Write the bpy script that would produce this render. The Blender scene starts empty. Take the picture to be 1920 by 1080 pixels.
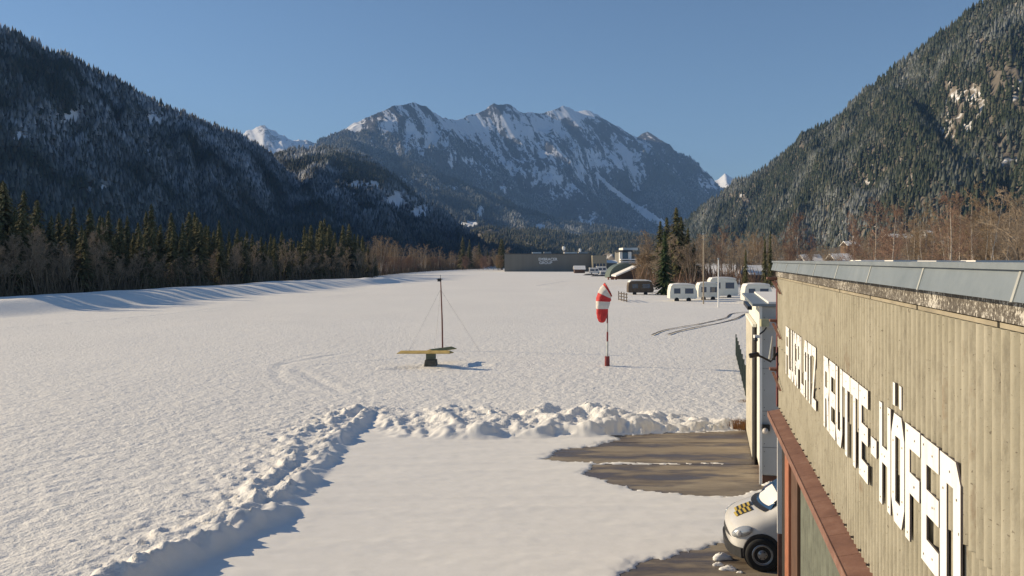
import bpy, math, random
import numpy as np
from mathutils import Vector
random.seed(7); RNG = np.random.default_rng(11)
S = bpy.context.scene; COL = S.collection

# ---------------------------------------------------------------- camera, sky, sun, exposure
EYE, F, HOR = 6.2, 1600.0, 488.0          # eye height (m), focal length and horizon row of the 1920 px photograph
cam = bpy.data.objects.new('camera', bpy.data.cameras.new('camera')); COL.objects.link(cam)
cam.location = (0, 0, EYE); cam.rotation_euler = (math.pi/2, 0, 0)
cam.data.sensor_width = 36; cam.data.lens = 36*F/1920; cam.data.shift_y = -(540-HOR)/1920
cam.data.clip_start = .1; cam.data.clip_end = 60000
S.camera = cam
SUN_EL, SUN_AZ = math.radians(21.6), math.radians(-74)     # azimuth measured from +Y towards +X
W = bpy.data.worlds.new('World'); S.world = W; W.use_nodes = True
wn = W.node_tree
sky = wn.nodes.new('ShaderNodeTexSky'); sky.sky_type = 'NISHITA'; sky.sun_disc = False
sky.sun_elevation = SUN_EL; sky.sun_rotation = SUN_AZ; sky.altitude = 900; sky.air_density = 1.0; sky.dust_density = .0; sky.ozone_density = 3.0
wn.nodes['Background'].inputs['Strength'].default_value = .078
wn.links.new(sky.outputs[0], wn.nodes['Background'].inputs[0])
sl = bpy.data.lights.new('sun', 'SUN'); sl.energy = 5; sl.angle = math.radians(.5); sl.color = (1, .825, .565)
so = bpy.data.objects.new('sun', sl); COL.objects.link(so)
sd = Vector((math.sin(SUN_AZ)*math.cos(SUN_EL), math.cos(SUN_AZ)*math.cos(SUN_EL), math.sin(SUN_EL)))
so.rotation_euler = sd.to_track_quat('Z', 'Y').to_euler(); so.location = (-30, 10, 40)
S.view_settings.view_transform = 'Standard'; S.view_settings.look = 'None'; S.view_settings.exposure = .46
S.view_settings.gamma = 1; S.view_settings.use_curve_mapping = False
S.cycles.max_bounces = 5; S.cycles.diffuse_bounces = 3; S.cycles.volume_bounces = 0; S.cycles.use_denoising = True

# ---------------------------------------------------------------- helpers
def at(px, py, Y): return ((px-960)/F*Y, Y, EYE+(HOR-py)/F*Y)
def gp(px, py, z=0.0):
    Y = (EYE-z)*F/(py-HOR); return ((px-960)/F*Y, Y)
def tag(o, label=None, cat=None, group=None, kind=None):
    for k, v in (('label', label), ('category', cat), ('group', group), ('kind', kind)):
        if v: o[k] = v
    return o
def empty(name, loc, rz=0, label=None, cat=None, group=None):
    o = bpy.data.objects.new(name, None); COL.objects.link(o); o.location = loc; o.rotation_euler = (0, 0, rz)
    o.empty_display_size = .3
    return tag(o, label, cat, group)
def np_mesh(name, V, Fc, mat, parent=None, smooth=False, mats=None, midx=None):
    """V (n,3) array, Fc (m,k) array or list of tuples"""
    me = bpy.data.meshes.new(name); V = np.asarray(V, dtype=np.float32)
    if isinstance(Fc, np.ndarray):
        m, k = Fc.shape
        me.vertices.add(len(V)); me.vertices.foreach_set('co', V.ravel())
        me.loops.add(m*k); me.loops.foreach_set('vertex_index', Fc.astype(np.int32).ravel())
        me.polygons.add(m); me.polygons.foreach_set('loop_start', np.arange(0, m*k, k, dtype=np.int32))
        me.update(calc_edges=True)
    else:
        me.from_pydata([tuple(map(float, v)) for v in V], [], Fc)
    for mm in (mats or [mat]): me.materials.append(mm)
    if midx is not None: me.polygons.foreach_set('material_index', np.asarray(midx, dtype=np.int32))
    if smooth: me.polygons.foreach_set('use_smooth', np.ones(len(me.polygons), dtype=bool))
    me.update()
    o = bpy.data.objects.new(name, me); COL.objects.link(o)
    if parent: o.parent = parent
    return o
class MB:
    def __init__(s): s.v = []; s.f = []; s.m = []; s.T = None
    def add(s, vs, fs, mi=0):
        b = len(s.v)
        s.v += [s.T(*p) if s.T else tuple(p) for p in vs]; s.f += [tuple(i+b for i in f) for f in fs]; s.m += [mi]*len(fs)
    def box(s, x0, y0, z0, x1, y1, z1, mi=0):
        s.add([(x0,y0,z0),(x1,y0,z0),(x1,y1,z0),(x0,y1,z0),(x0,y0,z1),(x1,y0,z1),(x1,y1,z1),(x0,y1,z1)],
              [(0,3,2,1),(4,5,6,7),(0,1,5,4),(1,2,6,5),(2,3,7,6),(3,0,4,7)], mi)
    def hexa(s, p, mi=0):   # 8 points, same order as box
        s.add(p, [(0,3,2,1),(4,5,6,7),(0,1,5,4),(1,2,6,5),(2,3,7,6),(3,0,4,7)], mi)
    def prism(s, poly, a, b, f, mi=0):  # poly 2D, f(u,v,t)->xyz
        n = len(poly)
        s.add([f(u, v, a) for u, v in poly]+[f(u, v, b) for u, v in poly],
              [tuple(range(n))[::-1], tuple(range(n, 2*n))]+[(i, (i+1) % n, n+(i+1) % n, n+i) for i in range(n)], mi)
    def tube(s, pts, rads, n=6, mi=0, cap=True):
        rings = []; P = [Vector(p) for p in pts]
        if not hasattr(rads, '__len__'): rads = [rads]*len(P)
        for i, p in enumerate(P):
            d = (P[min(i+1, len(P)-1)]-P[max(i-1, 0)]).normalized()
            a = d.cross(Vector((0, 0, 1)) if abs(d.z) < .9 else Vector((1, 0, 0))).normalized(); b = d.cross(a)
            rings.append([tuple(p+(a*math.cos(t)+b*math.sin(t))*rads[i]) for t in [2*math.pi*k/n for k in range(n)]])
        vs = [q for r in rings for q in r]; fs = []
        for i in range(len(P)-1):
            for k in range(n): fs.append((i*n+k, i*n+(k+1) % n, (i+1)*n+(k+1) % n, (i+1)*n+k))
        if cap: fs += [tuple(range(n)), tuple(range((len(P)-1)*n, len(P)*n))[::-1]]
        s.add(vs, fs, mi)
    def lathe(s, prof, n=16, axis=None, mi=0):  # prof (r,z); axis: f(x,y,z)->xyz
        g = axis or (lambda x, y, z: (x, y, z)); vs = []; fs = []
        for r, z in prof:
            for k in range(n): t = 2*math.pi*k/n; vs.append(g(r*math.cos(t), r*math.sin(t), z))
        for i in range(len(prof)-1):
            for k in range(n): fs.append((i*n+k, i*n+(k+1) % n, (i+1)*n+(k+1) % n, (i+1)*n+k))
        fs += [tuple(range(n))[::-1], tuple(range((len(prof)-1)*n, len(prof)*n))]
        s.add(vs, fs, mi)
    def build(s, name, mat, parent=None, smooth=False, bevel=0):
        mats = mat if isinstance(mat, list) else [mat]
        o = np_mesh(name, s.v, s.f, None, parent, smooth, mats, s.m)
        if bevel:
            b = o.modifiers.new('bevel', 'BEVEL'); b.width = bevel; b.segments = 2; b.limit_method = 'ANGLE'
        return o
def copy_tree(o, loc, rz, sc, label=None, group=None):
    c = o.copy(); COL.objects.link(c); c.location = loc; c.rotation_euler = (0, 0, rz); c.scale = sc
    if label: c['label'] = label
    if group: c['group'] = group
    for ch in list(o.children):
        d = ch.copy(); COL.objects.link(d); d.parent = c
        for g in list(ch.children):
            e = g.copy(); COL.objects.link(e); e.parent = d
    return c

# gradient noise
_perm = RNG.permutation(4096); _ga = RNG.uniform(0, 2*np.pi, 4096)
def perlin(x, y, seed=0):
    xi = np.floor(x).astype(np.int64); yi = np.floor(y).astype(np.int64); xf = x-xi; yf = y-yi
    def g(a, b, dx, dy):
        h = _ga[_perm[(_perm[(a+seed*57) & 4095]+b) & 4095]]; return np.cos(h)*dx+np.sin(h)*dy
    u = xf*xf*xf*(xf*(xf*6-15)+10); v = yf*yf*yf*(yf*(yf*6-15)+10)
    n0 = g(xi, yi, xf, yf)*(1-u)+g(xi+1, yi, xf-1, yf)*u
    n1 = g(xi, yi+1, xf, yf-1)*(1-u)+g(xi+1, yi+1, xf-1, yf-1)*u
    return (n0*(1-v)+n1*v)*1.5
def fbm(x, y, oc=4, seed=0, gain=.5):
    r = 0; a = 1
    for i in range(oc): r = r+a*perlin(x*2**i, y*2**i, seed+i); a *= gain
    return r
def ridged(x, y, oc=4, seed=0, gain=.5):
    r = 0; a = 1
    for i in range(oc): r = r+a*(1-2*np.abs(perlin(x*2**i, y*2**i, seed+i))); a *= gain
    return r
def sstep(a, b, x): t = np.clip((x-a)/(b-a), 0, 1); return t*t*(3-2*t)
def seg_dist(X, Y, pts, vals=None):
    """distance to polyline, signed side (+ right of travel), interpolated value"""
    best = np.full(X.shape, 1e9); side = np.zeros(X.shape); val = np.zeros(X.shape)
    for i in range(len(pts)-1):
        ax, ay = pts[i]; bx, by = pts[i+1]; dx, dy = bx-ax, by-ay; L2 = dx*dx+dy*dy
        t = np.clip(((X-ax)*dx+(Y-ay)*dy)/L2, 0, 1); ex = X-ax-t*dx; ey = Y-ay-t*dy; d = np.hypot(ex, ey)
        m = d < best; best = np.where(m, d, best); side = np.where(m, np.sign(ex*dy-ey*dx), side)
        if vals is not None: val = np.where(m, vals[i]*(1-t)+vals[i+1]*t, val)
    return best, side, val
def in_poly(X, Y, pts):
    c = np.zeros(X.shape, bool); n = len(pts)
    for i in range(n):
        x0, y0 = pts[i]; x1, y1 = pts[(i+1) % n]
        if y0 == y1: continue
        c ^= ((y0 > Y) != (y1 > Y)) & (X < (x1-x0)*(Y-y0)/(y1-y0)+x0)
    return c
def sdf(X, Y, pts):
    d, _, _ = seg_dist(X, Y, list(pts)+[pts[0]]); return np.where(in_poly(X, Y, pts), -d, d)

# materials
class N:
    def __init__(s, name):
        s.m = bpy.data.materials.new(name); s.m.use_nodes = True; s.t = s.m.node_tree; s.b = s.t.nodes['Principled BSDF']
    def n(s, typ, **kw):
        x = s.t.nodes.new(typ)
        for k, v in kw.items(): setattr(x, k, v)
        return x
    def l(s, a, b): s.t.links.new(a, b)
    def noise(s, scale, detail=4, rough=.6, coord='Object', stretch=None, dist=0):
        tc = s.n('ShaderNodeTexCoord'); src = tc.outputs[coord]
        if stretch:
            mp = s.n('ShaderNodeMapping'); mp.inputs['Scale'].default_value = stretch; s.l(src, mp.inputs[0]); src = mp.outputs[0]
        x = s.n('ShaderNodeTexNoise'); x.inputs['Scale'].default_value = scale; x.inputs['Detail'].default_value = detail
        x.inputs['Roughness'].default_value = rough; x.inputs['Distortion'].default_value = dist; s.l(src, x.inputs['Vector']); return x.outputs['Fac']
    def ramp(s, src, stops):
        r = s.n('ShaderNodeValToRGB'); e = r.color_ramp.elements
        while len(e) < len(stops): e.new(.5)
        for i, (p, c) in enumerate(stops): e[i].position = p; e[i].color = (*c, 1) if len(c) == 3 else c
        s.l(src, r.inputs[0]); return r.outputs[0]
    def mix(s, f, a, b, typ='MIX'):
        x = s.n('ShaderNodeMix', data_type='RGBA', blend_type=typ)
        for i, v in ((0, f), (6, a), (7, b)):
            if hasattr(v, 'is_linked'): s.l(v, x.inputs[i])
            elif i: x.inputs[i].default_value = (*v, 1)
            else: x.inputs[i].default_value = v
        return x.outputs[2]
    def math(s, op, a, b=None, clamp=False):
        x = s.n('ShaderNodeMath', operation=op, use_clamp=clamp)
        for i, v in ((0, a), (1, b)):
            if v is None: continue
            if hasattr(v, 'is_linked'): s.l(v, x.inputs[i])
            else: x.inputs[i].default_value = v
        return x.outputs[0]
    def bump(s, h, strength=.5, dist=.02):
        x = s.n('ShaderNodeBump'); x.inputs['Strength'].default_value = strength; x.inputs['Distance'].default_value = dist
        s.l(h, x.inputs['Height']); s.l(x.outputs[0], s.b.inputs['Normal'])
    def col(s, c):
        if hasattr(c, 'is_linked'): s.l(c, s.b.inputs['Base Color'])
        else: s.b.inputs['Base Color'].default_value = (*c, 1)
    def end(s, rough=.7, metal=0, spec=None):
        s.b.inputs['Roughness'].default_value = rough; s.b.inputs['Metallic'].default_value = metal
        if spec is not None: s.b.inputs['Specular IOR Level'].default_value = spec
        return s.m
def plain(name, c, rough=.7, metal=0, var=.25, scale=3, bump=0):
    n = N(name); f = n.noise(scale, 5)
    n.col(n.ramp(f, [(.3, tuple(v*(1-var) for v in c)), (.7, tuple(min(1, v*(1+var)) for v in c))]))
    if bump: n.bump(n.noise(scale*8, 4), .4, bump)
    return n.end(rough, metal)
def mat_snow():
    n = N('snow')
    a = n.noise(.05, 5, .6); b = n.noise(2.5, 4, .6)
    n.rn = n.n('ShaderNodeAttribute'); n.rn.attribute_name = 'rough'
    n.col(n.mix(.5, n.ramp(a, [(.3, (.78, .75, .71)), (.7, (.86, .83, .78))]), n.ramp(b, [(.3, (.76, .74, .70)), (.7, (.88, .85, .81))])))
    h = n.math('ADD', n.math('MULTIPLY', n.noise(2.2, 5, .7), .7), n.math('MULTIPLY', n.noise(5.5, 3, .6), .55))
    h = n.math('MULTIPLY', h, n.math('ADD', n.rn.outputs['Fac'], .06))
    n.bump(h, .9, .11); return n.end(.75, 0, .3)
M = {}
M['snow'] = mat_snow()
M['snow_smooth'] = plain('snow_cap', (.82, .79, .75), .8, 0, .05, 1.5, .02)
M['bark'] = plain('bark', (.10, .075, .055), .9, 0, .4, 4)
M['bark_dark'] = plain('bark_dark', (.06, .045, .035), .9, 0, .4, 4)
M['birch'] = plain('birch_bark', (.42, .36, .30), .8, 0, .4, 3)
def island(name, stops, frost=None, rough=.85, zf=None):
    n = N(name); g = n.n('ShaderNodeNewGeometry'); c = n.ramp(g.outputs['Random Per Island'], stops)
    if frost:   # snow caught on upward faces
        lo, hi, sc, amt = frost
        f = n.noise(sc, 3, .6); sp = n.n('ShaderNodeSeparateXYZ'); n.l(g.outputs['Normal'], sp.inputs[0])
        r = n.math('FRACT', n.math('MULTIPLY', g.outputs['Random Per Island'], 17.3))
        k = n.math('MULTIPLY', n.math('MULTIPLY', n.ramp(f, [(lo, (0, 0, 0)), (hi, (1, 1, 1))]), r), amt, True)
        ps = n.n('ShaderNodeSeparateXYZ'); n.l(g.outputs['Position'], ps.inputs[0])
        if zf: k = n.math('MULTIPLY', k, n.math('DIVIDE', n.math('SUBTRACT', ps.outputs['Z'], zf[0]), zf[1], True))
        c = n.mix(k, c, (.62, .64, .68))
    n.col(c); return n.end(rough, 0, .2)
M['needle'] = island('spruce_needles', [(0, (.06, .07, .03)), (.5, (.11, .115, .05)), (1, (.22, .18, .09))])
M['needle_green'] = island('fir_needles', [(0, (.035, .06, .025)), (1, (.08, .11, .045))])
M['twig_grey'] = island('grey_brown_twigs', [(0, (.24, .18, .12)), (1, (.42, .33, .24))])
M['twig_red'] = island('reddish_birch_twigs', [(0, (.18, .11, .08)), (1, (.33, .21, .15))])
M['twig_ochre'] = island('ochre_twigs', [(0, (.19, .13, .075)), (1, (.33, .24, .15))])
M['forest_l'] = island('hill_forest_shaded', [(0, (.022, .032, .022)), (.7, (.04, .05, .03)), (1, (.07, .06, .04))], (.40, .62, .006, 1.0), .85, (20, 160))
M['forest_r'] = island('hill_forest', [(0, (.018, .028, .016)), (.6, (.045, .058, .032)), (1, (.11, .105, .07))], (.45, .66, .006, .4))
M['forest_m'] = island('mountain_forest', [(0, (.03, .04, .03)), (1, (.06, .065, .05))], (.4, .6, .002, .5))
M['forest_f'] = island('foothill_forest', [(0, (.04, .05, .03)), (.6, (.08, .08, .045)), (1, (.14, .12, .07))])

def hill_mat(name, rock=(.10, .085, .07), scale=.02, lo=.45, hi=.6, stretch=None):
    n = N(name); f = n.noise(scale, 8, .68, stretch=None if stretch == 'flow' else stretch)
    at_ = n.n('ShaderNodeAttribute'); at_.attribute_name = 'snowy'
    v = n.math('ADD', f, n.math('MULTIPLY', n.math('SUBTRACT', at_.outputs['Fac'], .5), .7))
    n.col(n.ramp(v, [(lo, rock), ((lo+hi)/2-.01, tuple(c*1.5 for c in rock)), (hi, (.78, .78, .80))]))
    if stretch == 'flow':
        fa = n.n('ShaderNodeAttribute'); fa.attribute_name = 'flow'; x = n.n('ShaderNodeTexNoise'); x.inputs['Scale'].default_value = scale; x.inputs['Detail'].default_value = 9; x.inputs['Roughness'].default_value = .72
        n.l(fa.outputs['Vector'], x.inputs['Vector']); f2 = x.outputs['Fac']; v = n.math('ADD', n.math('MULTIPLY', f2, .75), n.math('ADD', n.math('MULTIPLY', f, .25), n.math('MULTIPLY', n.math('SUBTRACT', at_.outputs['Fac'], .5), .7)))
        n.col(n.ramp(v, [(lo, rock), ((lo+hi)/2-.01, tuple(c*1.7 for c in rock)), (hi, (.72, .73, .76))]))
    n.bump(n.noise(scale*1.5, 8, .7), .9, .3/scale*.1)
    return n.end(.9, 0, .1)

# ---------------------------------------------------------------- mountains (crest traced to real distances, slopes grown from them)
def interp_rows(rows, n):
    rows = np.array(rows, float); d = np.r_[0, np.cumsum(np.hypot(*(np.diff(rows[:, :2], axis=0).T)))]
    t = np.linspace(0, d[-1], n); return np.stack([np.interp(t, d, rows[:, k]) for k in range(rows.shape[1])], 1), t/d[-1]
def mountain(name, crest, foot, nt, ns, amp, wl, prof=1.0, seed=0, mat=None, jag=0, shear=0, snowfn=None, back=900, ribs=(1, 4), gul=.05):
    """crest rows (px,py,Y); foot rows (px,Y) on the valley floor, one per crest row"""
    rows = [[px, py, Y, fx, fY] for (px, py, Y), (fx, fY) in zip(crest, foot)]
    R, t = interp_rows(rows, nt)
    C = np.stack([(R[:, 0]-960)/F*R[:, 2], R[:, 2], EYE+(HOR-R[:, 1])/F*R[:, 2]], 1)
    Fo = np.stack([(R[:, 3]-960)/F*R[:, 4], R[:, 4]], 1)
    L = np.r_[0, np.cumsum(np.hypot(np.diff(C[:, 0]), np.diff(C[:, 1])))]
    C[:, 2] += jag*(fbm(L/wl*3, L*0, 6, seed+9, .6)-.2)
    nb = max(6, ns//8)
    s = np.r_[-np.linspace(1, 0, nb, endpoint=False)**1.0, np.linspace(0, 1, ns)**1.15]
    sf = np.clip(s, 0, 1)[None, :]; sb = np.clip(-s, 0, 1)[None, :]
    off = Fo-C[:, :2]; ln = np.hypot(off[:, 0], off[:, 1])[:, None]
    X = C[:, 0:1]+off[:, 0:1]*sf-off[:, 0:1]/ln*back*sb; Y = C[:, 1:2]+off[:, 1:2]*sf-off[:, 1:2]/ln*back*sb
    Zc = C[:, 2:3]+8
    U = L[:, None]+0*sf; Vv = ln*sf-back*sb
    env = np.clip(sf/.25, 0, 1)**.8*np.clip((1-sf)/.15, 0, 1)+np.clip(sb*2, 0, 1)
    w = fbm(U/wl/2, Vv/wl/2, 3, seed+3)*.5
    rib = ridged((U+shear*Vv)/wl*ribs[0]+w, Vv/wl/ribs[1]+w, 5, seed, .55)-1.1
    nz = fbm(U/wl*1.3, Vv/wl*1.3, 6, seed+5, .55)
    Z = Zc*((1-sf)**prof)*(1-.75*sb)+amp*env*(.75*rib+.45*nz)-8
    nS = len(s); V = np.stack([X, Y, Z], -1)
    i, j = np.meshgrid(np.arange(nt-1), np.arange(nS-1), indexing='ij'); a = i*nS+j
    Fc = np.stack([a, a+nS, a+nS+1, a+1], -1).reshape(-1, 4)
    o = np_mesh(name, V.reshape(-1, 3), Fc, mat, smooth=True)
    PX = 960+X/Y*F; PY = HOR-(Z-EYE)/Y*F
    sn = snowfn(PX, PY, X, Y, Z, sf+0*X) if snowfn else np.full(X.shape, .5)
    sn = sn-gul*(ridged((U+shear*Vv)/wl*4.2+w*2, Vv/wl/1.1+w*2, 4, seed+30, .65)-1.0)-gul*.5*rib
    at_ = o.data.attributes.new('snowy', 'FLOAT', 'POINT'); at_.data.foreach_set('value', np.clip(sn, 0, 1).astype(np.float32).ravel())
    fl = np.stack([U+shear*Vv+w*60, Vv*.33, Z*.2], -1); fa = o.data.attributes.new('flow', 'FLOAT_VECTOR', 'POINT'); fa.data.foreach_set('vector', fl.astype(np.float32).ravel())
    return o, V[:, nb:], sn[:, nb:]
def conifer_template(rng):
    v = []; f = []
    for z0, z1, r in ((.12, .62, 1.0), (.42, 1.0, .68)):
        b = len(v); n = 6; ph = rng.uniform(0, 6)
        for k in range(n):
            a = ph+k*2*math.pi/n; rr = r*rng.uniform(.7, 1.2); v.append((rr*math.cos(a), rr*math.sin(a), z0+rng.uniform(-.06, .06)))
        v.append((0, 0, z1)); f += [(b+k, b+(k+1) % n, b+n) for k in range(n)]
    return np.array(v), np.array(f)
def forest(name, V, n, H, rad, mat, label, seed, keep=None, smin=.02):
    rng = np.random.default_rng(seed); nt, ns = V.shape[:2]
    d1 = np.linalg.norm(np.diff(V, axis=0)[:, :-1], axis=-1)*np.linalg.norm(np.diff(V, axis=1)[:-1], axis=-1)
    if keep is not None: d1 = d1*keep[:-1, :-1]
    p = d1.ravel()/d1.sum(); idx = rng.choice(len(p), n, p=p); i, j = np.divmod(idx, ns-1)
    a, b = rng.random(n)[:, None], rng.random(n)[:, None]
    P = (V[i, j]*(1-a)+V[i+1, j]*a)*(1-b)+(V[i, j+1]*(1-a)+V[i+1, j+1]*a)*b
    Hh = H*rng.uniform(.55, 1.25, n)**1.0; Rr = rad*Hh/H*rng.uniform(.8, 1.25, n); th = rng.uniform(0, 6.28, n)
    tv, tf = conifer_template(rng); m = len(tv)
    c, s_ = np.cos(th)[:, None], np.sin(th)[:, None]
    jit = rng.uniform(.8, 1.2, (n, m))
    X = (tv[:, 0]*c-tv[:, 1]*s_)*Rr[:, None]*jit+P[:, 0:1]; Y = (tv[:, 0]*s_+tv[:, 1]*c)*Rr[:, None]*jit+P[:, 1:2]
    Z = tv[None, :, 2]*Hh[:, None]+P[:, 2:3]-.06*H
    VV = np.stack([X, Y, Z], -1).reshape(-1, 3); FF = (tf[None]+(np.arange(n)*m)[:, None, None]).reshape(-1, 3)
    # shell islands per cone: join both tiers by welding is not needed, colour varies per tier slightly
    return tag(np_mesh(name, VV, FF, mat), label, None, None, 'stuff')

def sn_const(v): return lambda PX, PY, X, Y, Z, s: np.full(X.shape, v)+.12*fbm(X/150, Z/100, 3, 4)
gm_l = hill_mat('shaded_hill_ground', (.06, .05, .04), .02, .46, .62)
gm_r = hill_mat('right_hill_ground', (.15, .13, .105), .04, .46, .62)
def blob(PX, PY, cx, cy, rx, ry): return np.exp(-(((PX-cx)/rx)**2+((PY-cy)/ry)**2))
def thin(PX, PY, spots): # 0..1 clearing strength
    k = 0*PX
    for b in spots: k = np.maximum(k, blob(PX, PY, *b[:4])*(b[4] if len(b) > 4 else 1))
    return k

# left shaded hill
LH_SP = [(135, 215, 22, 16), (40, 255, 34, 14, .8), (285, 225, 22, 14), (190, 355, 40, 12, .7), (275, 290, 12, 10)]
cr = [(-620,-180,900),(-300,-60,1050),(-100,15,1150),(0,58,1220),(150,122,1350),(200,146,1400),(260,180,1470),(330,212,1560),(400,240,1680),(460,262,1800),(500,287,1880),(540,325,1950),(600,380,2000),(650,440,2050),(680,486,2050)]
fo = [(-900,560),(-450,580),(-200,620),(-60,680),(90,760),(160,800),(230,880),(310,970),(390,1090),(460,1200),(520,1330),(570,1450),(620,1650),(660,1860),(690,2035)]
sn = lambda PX, PY, X, Y, Z, s: .42+.1*fbm(X/150, Z/100, 3, 4)+.6*thin(PX, PY, LH_SP)
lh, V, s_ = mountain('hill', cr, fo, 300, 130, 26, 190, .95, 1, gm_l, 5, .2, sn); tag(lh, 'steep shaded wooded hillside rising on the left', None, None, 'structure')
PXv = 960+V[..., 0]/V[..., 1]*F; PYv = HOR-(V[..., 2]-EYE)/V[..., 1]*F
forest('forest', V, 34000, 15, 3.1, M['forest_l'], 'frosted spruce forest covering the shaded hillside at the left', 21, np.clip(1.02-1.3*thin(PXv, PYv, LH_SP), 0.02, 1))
# second shaded spur
SP_SP = [(665, 350, 26, 12), (740, 375, 25, 20), (790, 395, 25, 16), (700, 345, 12, 10)]
cr = [(430,335,2300),(500,300,2400),(540,286,2400),(600,279,2400),(650,285,2350),(700,305,2350),(760,350,2300),(830,402,2250),(890,447,2200),(925,475,2150),(955,494,2100)]
fo = [(520,1250),(560,1300),(600,1330),(640,1360),(690,1400),(740,1450),(790,1550),(850,1700),(900,1900),(930,2020),(958,2095)]
sn = lambda PX, PY, X, Y, Z, s: .42+.1*fbm(X/150, Z/100, 3, 4)+.5*thin(PX, PY, SP_SP)
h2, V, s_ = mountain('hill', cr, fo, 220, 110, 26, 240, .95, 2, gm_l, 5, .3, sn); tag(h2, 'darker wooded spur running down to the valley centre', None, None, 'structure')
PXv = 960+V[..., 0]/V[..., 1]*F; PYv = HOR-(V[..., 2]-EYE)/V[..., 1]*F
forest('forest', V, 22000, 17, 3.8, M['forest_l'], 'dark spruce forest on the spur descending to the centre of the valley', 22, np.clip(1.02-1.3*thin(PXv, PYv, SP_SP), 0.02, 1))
# right hill
RH_SP = [(1785,175,22,30),(1825,185,25,30),(1862,150,16,38),(1790,235,30,45,.8),(1840,75,25,16,.8),(1900,140,20,40,.8),(1385,372,30,12),(1390,405,20,14,.7),(1500,395,30,10,.6),(1905,298,28,9),(1480,305,20,12,.5),(1580,340,12,40,.4)]
cr = [(1235,470,2500),(1290,412,2450),(1330,380,2300),(1380,342,2150),(1430,318,2050),(1480,282,1950),(1520,247,1880),(1570,225,1800),(1600,190,1750),(1640,158,1700),(1680,125,1640),(1740,85,1580),(1790,45,1520),(1850,0,1460),(1950,-80,1400),(2100,-190,1340),(2350,-320,1250)]
fo = [(1240,2420),(1270,2250),(1295,2050),(1320,1830),(1345,1650),(1370,1500),(1400,1380),(1430,1290),(1460,1210),(1490,1140),(1530,1080),(1590,1010),(1650,950),(1720,890),(1850,820),(2050,760),(2500,720)]
sn = lambda PX, PY, X, Y, Z, s: .42+.1*fbm(X/150, Z/100, 3, 4)+.13*thin(PX, PY, RH_SP)-.22*thin(PX, PY, [(1830,140,30,22),(1868,165,16,40)])
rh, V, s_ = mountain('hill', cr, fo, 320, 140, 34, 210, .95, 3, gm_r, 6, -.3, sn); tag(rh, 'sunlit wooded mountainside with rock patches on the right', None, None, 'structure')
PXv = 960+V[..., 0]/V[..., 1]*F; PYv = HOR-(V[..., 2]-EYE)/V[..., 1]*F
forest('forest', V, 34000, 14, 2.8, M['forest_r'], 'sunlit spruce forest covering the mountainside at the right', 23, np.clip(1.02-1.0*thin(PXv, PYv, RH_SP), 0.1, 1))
# foothills in the valley centre
cr = [(860,450,3100),(885,434,3050),(920,428,3000),(960,433,3000),(1000,428,2950),(1040,436,2950),(1090,446,2950),(1130,440,2900),(1170,440,2900),(1220,446,2900),(1270,452,2900),(1330,470,2900)]
fo = [(860+i*42, 2150) for i in range(12)]
fh, V, s_ = mountain('hill', cr, fo, 160, 50, 22, 200, 1.0, 4, gm_r, 3, 0, sn_const(.4)); tag(fh, 'low wooded foothills behind the far buildings', None, None, 'structure')
forest('forest', V, 9000, 17, 4.2, M['forest_f'], 'pale olive woodland on the low foothills in the valley centre', 24, np.clip(.6+1.2*fbm(V[..., 0]/160, V[..., 1]/160, 3, 8), .02, 1))
# central massif
gm_m = hill_mat('massif_rock_and_snow', (.07, .068, .07), .034, .47, .535, 'flow')
CH = [(1118,325),(1140,348),(1165,368),(1195,390),(1222,408),(1244,420)]
def sn_m(PX, PY, X, Y, Z, s):
    tl = np.interp(PX, [560,640,700,780,850,930,1000,1060,1120,1180,1240,1300,1400], [262,262,275,305,330,372,378,372,360,345,350,360,380])
    v = .275+.18*sstep(30, -50, PY-tl+14*fbm(X/500, Z/300, 3, 2))
    d, _, _ = seg_dist(PX, PY, CH); v = np.maximum(v, 1.0*np.exp(-(d/np.interp(PX, [1118, 1230], [3, 8]))**2))
    v += .5*blob(PX, PY, 660, 235, 22, 12)+.6*blob(PX, PY, 1085, 212, 30, 9)+.25*blob(PX, PY, 860, 235, 60, 22)+.2*blob(PX, PY, 1170, 285, 40, 20)+.2*blob(PX, PY, 1000, 240, 60, 20)
    v += .07*fbm(X/260+Z/200, Z/520, 5, 6, .65)
    return v
cr = [(480,372,6600),(540,312,6500),(600,262,6300),(640,243,6200),(690,218,6100),(740,198,6100),(775,192,6150),(800,200,6250),(830,221,6500),(852,224,6700),(880,215,6700),(905,208,6600),(925,194,6500),(950,196,6500),(980,208,6600),(1020,213,6700),(1035,207,6600),(1055,198,6550),(1080,206,6700),(1105,207,6500),(1140,225,6400),(1170,245,6300),(1194,257,6250),(1204,250,6200),(1214,246,6150),(1222,254,6130),(1229,266,6100),(1260,290,6000),(1290,320,5900),(1310,340,5850),(1340,366,5750),(1370,395,5600),(1420,440,5500)]
cr = [(c[0], c[1], 5300+(c[0]-480)*2.9+(c[2]-6200)*.5) for c in cr]
fo = [(960+F*(((c[0]-960)/F*c[2]+900+120*math.sin(i*1.1))/(c[2]-1250)), c[2]-1250) for i, c in enumerate(cr)]
ma, V, s_ = mountain('mountain', cr, fo, 620, 260, 105, 620, 1.0, 5, gm_m, 17, .25, sn_m, 1500, (1.0, 3.5), .13); tag(ma, 'snowy rock massif filling the centre of the skyline', None, None, 'structure')
forest('forest', V, 42000, 22, 6.5, M['forest_m'], 'thin forest on the lower slopes of the central snowy massif', 25, np.clip((.44-s_)*8, 0, 1)*(V[..., 2] < 900))
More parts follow.
